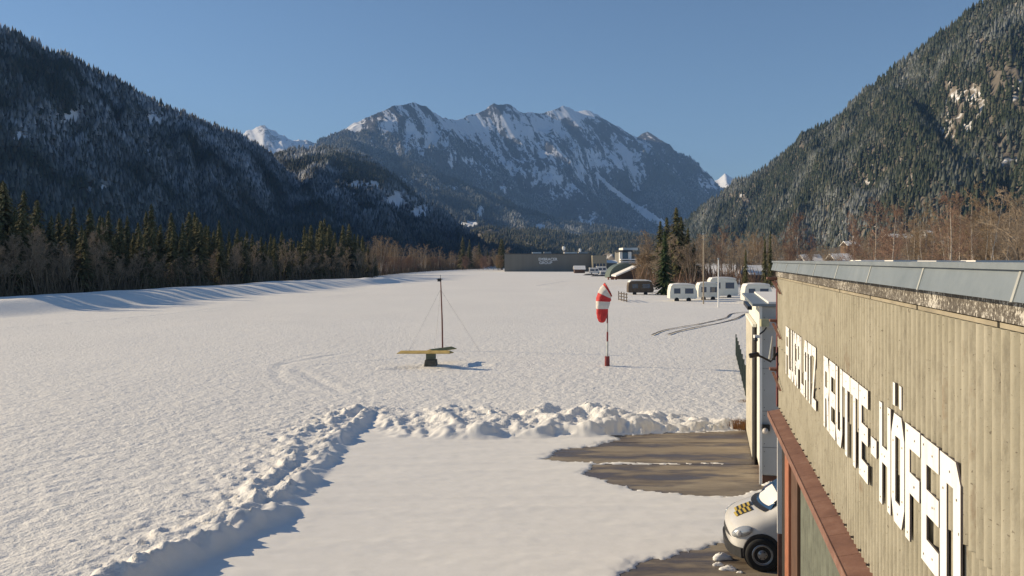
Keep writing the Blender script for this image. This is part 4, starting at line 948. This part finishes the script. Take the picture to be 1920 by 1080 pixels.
# ---------------------------------------------------------------- windsock
sx, sy_ = gp(1138.5, 692); WS = empty('windsock', (sx, sy_, 0), 0, 'red and white windsock hanging limp from its striped pole', 'windsock')
M['ws_red'] = plain('windsock_red', (.52, .03, .03), .75, 0, .2, 3); M['ws_white'] = plain('windsock_white', (.62, .57, .52), .8, 0, .12, 3); M['pole_red'] = plain('pole_red', (.20, .02, .02), .5)
Yp = sy_
mb = MB(); mb.tube([(sx, Yp, -.1), at(1138.5, 668, Yp)], [.15, .14], 12); sub(mb, 'pole_sleeve', M['pole_red'], WS, smooth=False)
segs = [(668, 640, .055, 'zinc_light'), (640, 622, .05, 'pole_red'), (622, 606, .045, 'zinc_light'), (606, 572, .04, 'pole_red'), (572, 545, .03, 'black_metal')]
for a_, b_, r_, mt in segs:
    mb = MB(); pa, pb = at(1138.8, a_, Yp), at(1139, b_, Yp); mb.tube([pa, pb], r_, 8); sub(mb, 'pole_section', M[mt], WS)
CL = [(1140.5,543,.42,62),(1138,545,.43,56),(1134.5,549,.43,42),(1132.5,554,.43,25),(1131.3,560,.43,10),(1130.5,565,.42,3),(1130,572,.40,0),(1129.5,579,.36,0),(1129,588,.33,0),(1128.6,596,.28,0),(1128.6,602,.21,0),(1128.6,605,.08,0)]
def ws_piece(i0, i1, mat):
    m = MB(); n_ = 28; vs = []; rows = 0; steps = 5
    for i in range(i0, i1):
        for k in range(steps+(i == i1-1)):
            t = k/steps; a_, b_ = CL[i], CL[i+1]; q_ = [a_[z]*(1-t)+b_[z]*t for z in range(4)]; p = Vector(at(q_[0], q_[1], Yp-.12)); an = math.radians(q_[3]); s1 = i+t
            ax = Vector((math.cos(an), 0, -math.sin(an))); rows += 1
            for j in range(n_):
                th = 2*math.pi*j/n_; rr_ = q_[2]*.95*(1+.05*math.sin(3*th+s1*.5)+.05*math.sin(7*th+s1*.9)+.02*math.sin(13*th-s1*2)+.02*math.sin(s1*5+2*th)); vs.append(tuple(p+ax*math.cos(th)*rr_+Vector((0, 1, 0))*math.sin(th)*rr_*.85))
    m.add(vs, [(q*n_+k, q*n_+(k+1) % n_, (q+1)*n_+(k+1) % n_, (q+1)*n_+k) for q in range(rows-1) for k in range(n_)]+([tuple(range((rows-1)*n_, rows*n_))] if i1 == len(CL)-1 else []))
    return sub(m, 'sock_band', mat, WS, smooth=True)
for i0_, i1_, m_ in ((0, 1, 'ws_red'), (1, 3, 'ws_white'), (3, 5, 'ws_red'), (5, 7, 'ws_white'), (7, 11, 'ws_red')): ws_piece(i0_, i1_, M[m_])
mb = MB(); c = Vector(at(CL[0][0], CL[0][1], Yp-.12)); an = math.radians(62)
mb.tube([tuple(c+Vector((math.cos(an), 0, -math.sin(an)))*math.cos(t)*.43+Vector((0, .37*math.sin(t), 0))) for t in np.linspace(0, 2*math.pi, 25)], .022, 6, cap=False)
mb.tube([at(1139, 572, Yp), at(1141, 552, Yp-.05), tuple(c+Vector((.20, 0, -.38)))], .025, 6, cap=False); sub(mb, 'hoop', M['pole_red'], WS)

# ---------------------------------------------------------------- middle distance: caravans, sheds, poles
def caravan(label, px0, px1, pytop, Yv, h, tone, group=None, round_=True):
    x0, x1 = (px0-960)/F*Yv, (px1-960)/F*Yv; e_ = empty('caravan', ((x0+x1)/2, Yv, 0), 0, label, 'caravan')
    L = x1-x0; prof = [(x0, .55), (x0+.06*L, .50), (x1-.05*L, .5), (x1, .75), (x1-.01*L, h*.62), (x1-.08*L, h*.9), (x1-.2*L, h), (x0+.14*L, h), (x0+.03*L, h*.88), (x0-.0*L, h*.6)]
    mb = MB(); mb.prism(prof, Yv, Yv+2.2, lambda u, v, t: (u, t, v)); sub(mb, 'body', M[tone], e_, bevel=.06)
    top = [(x0+.01*L, h*.88+.02), (x1-.07*L, h*.90+.02), (x1-.12*L, h+.10), (x1-.28*L, h+.24), (x0+.35*L, h+.26), (x0+.1*L, h+.12)]
    top = [(x0+.13*L, h+.004), (x1-.19*L, h+.004), (x1-.08*L, h*.9+.06), (x1-.12*L, h+.10), (x1-.28*L, h+.22), (x0+.35*L, h+.24), (x0+.1*L, h+.12), (x0+.03*L, h*.88+.05)]
    mb = MB(); mb.prism(top, Yv-.08, Yv+2.3, lambda u, v, t: (u, t, v)); sub(mb, 'roof_snow', M['snow_smooth'], e_, bevel=.05)
    mb = MB(); mb.box(x0+.15*L, Yv-.02, h*.5, x0+.38*L, Yv-.004, h*.8); mb.box(x0+.55*L, Yv-.02, h*.5, x0+.85*L, Yv-.004, h*.8); sub(mb, 'window', M['glass'], e_)
    for q in (.25, .68):
        cx = x0+q*L; mb = MB(); mb.lathe([(.20, 0), (.34, .0), (.34, .2)], 16, lambda x, y, z, cx=cx: (cx+x, Yv-.05+z, .34+y)); sub(mb, 'wheel', M['rubber'], e_)
caravan('dark rounded caravan with snow on its roof, leftmost of the snow covered vehicles', 1178, 1226, 0, 150, 2.55, 'bark')
caravan('long low white caravan under snow right of the green fir', 1256, 1308, 0, 126, 2.55, 'white_wall')
caravan('snow covered caravan in the middle of the row', 1309, 1350, 0, 130, 2.65, 'white_wall')
caravan('snow covered caravan behind the middle one with a higher roof', 1330, 1385, 0, 138, 3.25, 'white_wall')
caravan('snow covered caravan at the right end of the row near the hangar', 1396, 1449, 0, 120, 2.75, 'white_wall')
# gate of boards left of the caravans
fg = empty('board_fence', at(1166, 545, 165), 0, 'small weathered board fence leaning left of the dark caravan', 'fence'); mb = MB()
for i, dz in enumerate((.3, .75, 1.2)): mb.tube([at(1160, 541, 130)[:2]+(dz,), at(1176, 545, 122)[:2]+(dz+.12,)], .07, 4)
sub(mb, 'rail', M['bark'], fg)
for q in (1160, 1165, 1170, 1175):
    mb = MB(); p = at(q, 540, 130-(q-1160)/2); mb.tube([(p[0], p[1], -.1), (p[0], p[1], 1.5)], .07, 5); sub(mb, 'fence_post', M['bark'], fg)
# poles
def pole(px, pyt, Yv, r, mat, label, nm, cat):
    p = at(px, pyt, Yv); e_ = empty(nm, (p[0], p[1], 0), 0, label, cat); mb = MB(); mb.tube([(p[0], p[1], -.3), (p[0], p[1], p[2]*.5), p], [r*1.3, r, r*.8], 8); sub(mb, 'shaft', mat, e_)
    mb = MB(); mb.lathe([(r*1.2, 0), (r*1.6, .12), (r*.8, .25)], 8, lambda x, y, z: (p[0]+x, p[1]+y, p[2]+z)); sub(mb, 'finial', M['zinc'], e_)
pole(1347, 487, 110, .085, M['white_paint'], 'white flagpole standing among the snow covered caravans', 'flagpole', 'pole')
pole(1319, 440, 118, .085, plain('pale_timber_pole', (.42, .34, .24), .8), 'tall pale timber pole left of the white flagpole', 'utility_pole', 'pole')
# arched shed and lean-to with snow roof
sh = empty('arched_shed', at(1170, 518, 285), 0, 'dark green arched shed with a long sloping snow roof beside it', 'shed')
ctr = at(1172, 500, 290); mb = MB(); R_ = 5.5
arc = [(ctr[0]-R_*1.05*math.cos(t), max(0, 5.2*math.sin(t)**.8)) for t in np.linspace(0.001, math.pi-.001, 18)]
mb.prism(arc, 286, 300, lambda u, v, t: (u, t, v)); sub(mb, 'shell', plain('green_tarpaulin', (.10, .13, .11), .6), sh)
mb = MB(); pA, pB = at(1149, 518, 280), at(1190, 500, 280)
mb.hexa([(pA[0], 272, pA[2]), (pB[0], 272, pB[2]), (pB[0], 284, pB[2]), (pA[0], 284, pA[2]), (pA[0], 272, pA[2]+.45), (pB[0], 272, pB[2]+.5), (pB[0], 284, pB[2]+.5), (pA[0], 284, pA[2]+.45)]); sub(mb, 'snow_roof', M['snow_smooth'], sh)
mb = MB(); mb.add([(pA[0]+.5, 274, 0), (pB[0], 274, 0), (pB[0], 274, pB[2]-.02), (pA[0]+.5, 274, pA[2]+.1), (pA[0]+.5, 283, 0), (pB[0], 283, 0), (pB[0], 283, pB[2]-.02), (pA[0]+.5, 283, pA[2]+.1)], [(0,1,2,3),(5,4,7,6),(0,3,7,4),(1,5,6,2),(0,4,5,1),(3,2,6,7)]); sub(mb, 'wall', plain('dark_boards', (.09, .06, .045), .9), sh)
bn = at(1147, 524, 265); mb = MB(); mb.box(bn[0]-1.3, 264, .7, bn[0]+1.6, 266, .95); mb.box(bn[0]-1.2, 264.3, -.1, bn[0]-.9, 265.7, .7); mb.box(bn[0]+1.2, 264.3, -.1, bn[0]+1.5, 265.7, .7); mb.box(bn[0]-.2, 264.4, .2, bn[0]+.7, 265.6, .7, 1)
tag(mb.build('feed_rack', [plain('brown_rack', (.16, .05, .03), .8), M['orange_paint']]), 'low red brown rack with an orange box before the sloping snow roof', 'rack')
# hut with snow roof
def hut(px0, px1, pyb, pyt, Yv, dep, label, wallm, roofh=1.0, name='hut', win=0, z0=None, wallc=None):
    a_, b_ = at(px0, pyb, Yv), at(px1, pyt, Yv); zb = a_[2] if z0 is None else z0; zt = b_[2]; e_ = empty(name, ((a_[0]+b_[0])/2, Yv, zb), 0, label, 'house' if name == 'house' else 'hut')
    x0, x1 = a_[0], b_[0]; zr = zt-roofh
    mb = MB(); mb.box(x0+.3, Yv, zb-1, x1-.3, Yv+dep, zr); sub(mb, 'wall', wallm, e_)
    mb = MB(); mb.add([(x0, Yv-.6, zr-.1), (x1, Yv-.6, zr-.1), (x1, Yv+dep/2, zt), (x0, Yv+dep/2, zt), (x0, Yv+dep+.6, zr-.1), (x1, Yv+dep+.6, zr-.1), (x0, Yv-.6, zr+.2), (x1, Yv-.6, zr+.2), (x1, Yv+dep/2, zt+.35), (x0, Yv+dep/2, zt+.35), (x0, Yv+dep+.6, zr+.2), (x1, Yv+dep+.6, zr+.2)],
        [(0,1,2,3),(3,2,5,4),(6,9,8,7),(9,10,11,8),(0,6,7,1),(4,5,11,10),(0,3,9,6),(3,4,10,9),(1,7,8,2),(2,8,11,5)]); sub(mb, 'roof', M['snow_smooth'], e_)
    for k in range(win):
        cx = x0+(x1-x0)*(k+1)/(win+1); mb = MB(); mb.box(cx-.5, Yv-.05, zb+.9, cx+.5, Yv-.005, zb+2.2); sub(mb, 'window', M['glass'], e_)
    return e_
hut(1076, 1098, 512, 499.5, 400, 5, 'small brown hut with a snow roof on the far field before the big hall', plain('hut_boards', (.12, .07, .05), .9), 1.4)
# far parked vehicles and boards
def far_vehicle(px, py, Yv, L, h, mat, label):
    p = at(px, py, Yv); e_ = empty('parked_camper', (p[0], Yv, 0), 0, label, 'camper'); x = p[0]
    mb = MB(); mb.prism([(x-L/2, .5), (x+L/2, .5), (x+L/2, h*.55), (x+L*.36, h*.62), (x+L*.25, h), (x-L/2+.2, h)], Yv, Yv+2.1, lambda u, v, t: (u, t, v)); sub(mb, 'body', mat, e_)
    mb = MB(); mb.box(x-L*.4, Yv-.03, h*.55, x-L*.05, Yv-.005, h*.82); mb.box(x+L*.02, Yv-.03, h*.55, x+L*.24, Yv-.005, h*.85); sub(mb, 'window', M['glass'], e_)
    mb = MB(); mb.box(x-L/2+.1, Yv-.1, h+.003, x+L*.26, Yv+2.2, h+.25); sub(mb, 'roof_snow', M['snow_smooth'], e_)
    for q in (-.3, .3):
        mb = MB(); mb.lathe([(.3, 0), (.34, .1), (.3, .2)], 12, lambda u, v, w, cx=x+q*L: (cx+u, Yv-.03+w, .34+v)); sub(mb, 'wheel', M['rubber'], e_)
far_vehicle(1116, 510, 385, 5.5, 2.6, M['van'], 'white camper parked right of the small brown hut')
far_vehicle(1130, 509, 395, 6, 3.1, M['van'], 'tallest of the white campers between brown hut and arched shed')
far_vehicle(1136, 513, 340, 4.6, 1.6, M['grey_panel'], 'low grey vehicle under snow before the white campers')
for k_, (px_, py_, lab) in enumerate(((1108, 517, 'flat heap of dark planks with snow in front of the campers'), (1124, 519, 'second snowy plank heap nearer the arched shed'))):
    p = gp(px_, py_); mb = MB()
    for q in range(4): mb.box(p[0]-3.2+q*.5, p[1]+q*.5, .1+q*.18, p[0]+2.4+q*.3, p[1]+1.2+q*.4, .26+q*.18, 0 if q < 3 else 1)
    tag(mb.build('plank_heap', [M['bark_dark'], M['snow_smooth']]), lab, 'planks')
# big dark hall with sign
bh = empty('factory_hall', at(1026, 510, 455), 0, 'long dark grey hall with white sign lettering at the far end of the field', 'hall')
a_, b_ = at(946, 511, 455), at(1108, 476.5, 455)
n = N('dark_hall_cladding'); f = n.noise(.4, 3, .5, stretch=(1, 1, .05)); n.col(n.ramp(f, [(.3, (.16, .15, .13)), (.7, (.19, .18, .155))])); M['hall'] = n.end(.7)
mb = MB(); mb.box(a_[0], 455, -.5, b_[0], 500, b_[2]); sub(mb, 'hall_wall', M['hall'], bh)
mb = MB(); mb.box(a_[0]-.3, 454.7, b_[2]+.002, b_[0]+.3, 500, b_[2]+.35); sub(mb, 'parapet', plain('hall_parapet', (.07, .07, .07), .7), bh)
c0, c1 = at(1108.2, 511, 451), at(1136, 479, 451); mb = MB(); mb.box(c0[0]+.4, 447, -.5, c1[0], 480, c1[2]); sub(mb, 'annex_wall', plain('annex_beige', (.26, .23, .17), .8), bh)
for q in range(4): mb = MB(); x = c0[0]+1.2+q*1.6; mb.box(x, 446.9, 1.5, x+.9, 446.99, 4.5); sub(mb, 'window', M['glass'], bh)
for q, (px_, w_) in enumerate(((998, 5), (1020, 4), (1058, 7), (1085, 5))):
    x = (px_-960)/F*470; mb = MB(); mb.box(x, 470, b_[2]+.352, x+w_, 475, b_[2]+1.2+.2*(q % 2)); sub(mb, 'roof_unit', M['grey_panel'] if q % 2 else M['snow_smooth'], bh)
def text(s, loc, size, mat, parent, name='sign_lettering'):
    cu = bpy.data.curves.new(name, 'FONT'); cu.body = s; cu.size = size; cu.extrude = .04; cu.offset = .03*size/2; cu.materials.append(mat)
    o = bpy.data.objects.new('tmp_text', cu); COL.objects.link(o); dg = bpy.context.evaluated_depsgraph_get(); me = bpy.data.meshes.new_from_object(o.evaluated_get(dg)); bpy.data.objects.remove(o)
    me.materials.clear(); me.materials.append(mat); k = bpy.data.objects.new(name, me); COL.objects.link(k); k.rotation_euler = (math.pi/2, 0, 0); k.location = loc
    k.parent = parent; k.matrix_parent_inverse = par_inv(parent); return k
M['sign'] = plain('sign_white', (.85, .85, .85), .5, 0, .03)
p1_ = at(1009.5, 488.5, 454.8); text('EMBRACER', (p1_[0], 454.85, p1_[2]), 2.05, M['sign'], bh)
p1_ = at(1011, 495, 454.8); text('GROUP', (p1_[0], 454.85, p1_[2]), 2.05, M['sign'], bh)
# far chimneys
for px_, pyt, pyb, w_, lab, nm in ((1057, 462, 468, 1.2, 'tiny white tower head above the dark hall', 'tower'), (1087.5, 466, 478, .9, 'thin white chimney above the right part of the dark hall', 'chimney')):
    p = at(px_, pyt, 620); e_ = empty(nm, (p[0], 620, 0), 0, lab, nm)
    mb = MB(); mb.lathe([(w_*.45, 0), (w_*.4, p[2]-3)], 8, lambda x, y, z: (p[0]+x, 620+y, z)); sub(mb, 'shaft', plain('pale_render', (.5, .5, .5), .8) if nm == 'chimney' else M['hall'], e_)
    mb = MB(); mb.lathe([(w_*.5, p[2]-2.9), (w_, p[2]-2), (w_, p[2]-.6), (w_*.6, p[2])], 10, lambda x, y, z: (p[0]+x, 620+y, z)); sub(mb, 'head', M['white_paint'], e_)
# modern white building
mo = empty('modern_building', at(1178, 500, 520), 0, 'modern flat roofed building with white frames and blue glass', 'building')
def mbx(px0, py0, px1, py1, Y0, Y1, mat, nm):
    a_, b_ = at(px0, py1, Y0), at(px1, py0, Y0); mb = MB(); mb.box(a_[0], Y0, max(a_[2], -.5), b_[0], Y1, b_[2]); sub(mb, nm, mat, mo)
mbx(1161, 469, 1186, 472, 515, 540, M['black_metal'], 'roof_band'); mbx(1162, 472, 1195, 512, 520, 545, M['hall'], 'core')
mbx(1162, 472, 1167, 489, 516, 519.9, M['white_paint'], 'frame'); mbx(1178, 472, 1184, 489, 516, 519.9, M['white_paint'], 'frame'); mbx(1167.2, 473, 1177.8, 488, 517, 519.9, plain('blue_glass', (.06, .13, .20), .15), 'window')
mbx(1164, 485.5, 1196, 487.5, 510, 515.8, M['snow_smooth'], 'balcony_band'); mbx(1164, 490, 1196, 492, 510, 519, M['white_paint'], 'balcony_band'); mbx(1160, 493.5, 1196, 495, 508, 519, M['white_paint'], 'balcony_band')
mbx(1168, 464.5, 1196, 468.8, 525, 545, M['snow_smooth'], 'roof_snow')
hut(1137, 1158, 508, 489, 470, 14, 'low grey hall with snow roof between the dark hall and the modern building', M['hall'], 1.2)
# houses on the terrace and right edge
Mh = [plain('house_cream', (.42, .36, .28), .8), plain('house_brown', (.16, .10, .06), .8), plain('house_white', (.6, .58, .55), .8)]
for px0, px1, pyt, Yv, dep, lab, mi in ((1508, 1546, 479, 255, 8, 'white house with snow roof seen just above the hangar edge', 2), (1564, 1602, 477, 270, 8, 'cream house with snow roof left of the large birch', 0), (1588, 1612, 453, 420, 9, 'brown chalet with snow roof higher up left of the large birch', 1),
        (1670, 1715, 439, 430, 10, 'long brown chalet with sunlit snow roof right of the large birch', 1), (1735, 1758, 431, 440, 9, 'small white house high on the slope beside the thin grove', 2), (1862, 1905, 445, 430, 10, 'cream house with broad snow roof near the right edge of the view', 0), (1770, 1800, 452, 400, 9, 'brown house half hidden behind the ochre trees', 1),
        (1404, 1440, 500, 215, 8, 'brown house with snow roof behind the slim conifers', 1)):
    zt = EYE+(HOR-pyt)/F*Yv; hut(px0, px1, 0, pyt, Yv, dep, lab, Mh[mi], 2.0, 'house', 2, max(0, zt-6.5))

# ---------------------------------------------------------------- air
hz = MB(); hz.box(-9500, -400, -12, 9500, 12500, 1530)
hm = bpy.data.materials.new('haze_air'); hm.use_nodes = True; nt_ = hm.node_tree; nt_.nodes.remove(nt_.nodes['Principled BSDF'])
pv = nt_.nodes.new('ShaderNodeVolumePrincipled'); pv.inputs['Color'].default_value = (.28, .52, 1, 1); pv.inputs['Density'].default_value = 6.5e-5
nt_.links.new(pv.outputs[0], nt_.nodes['Material Output'].inputs['Volume'])
tag(hz.build('haze', hm), 'thin blue haze filling the valley', None, None, 'stuff')
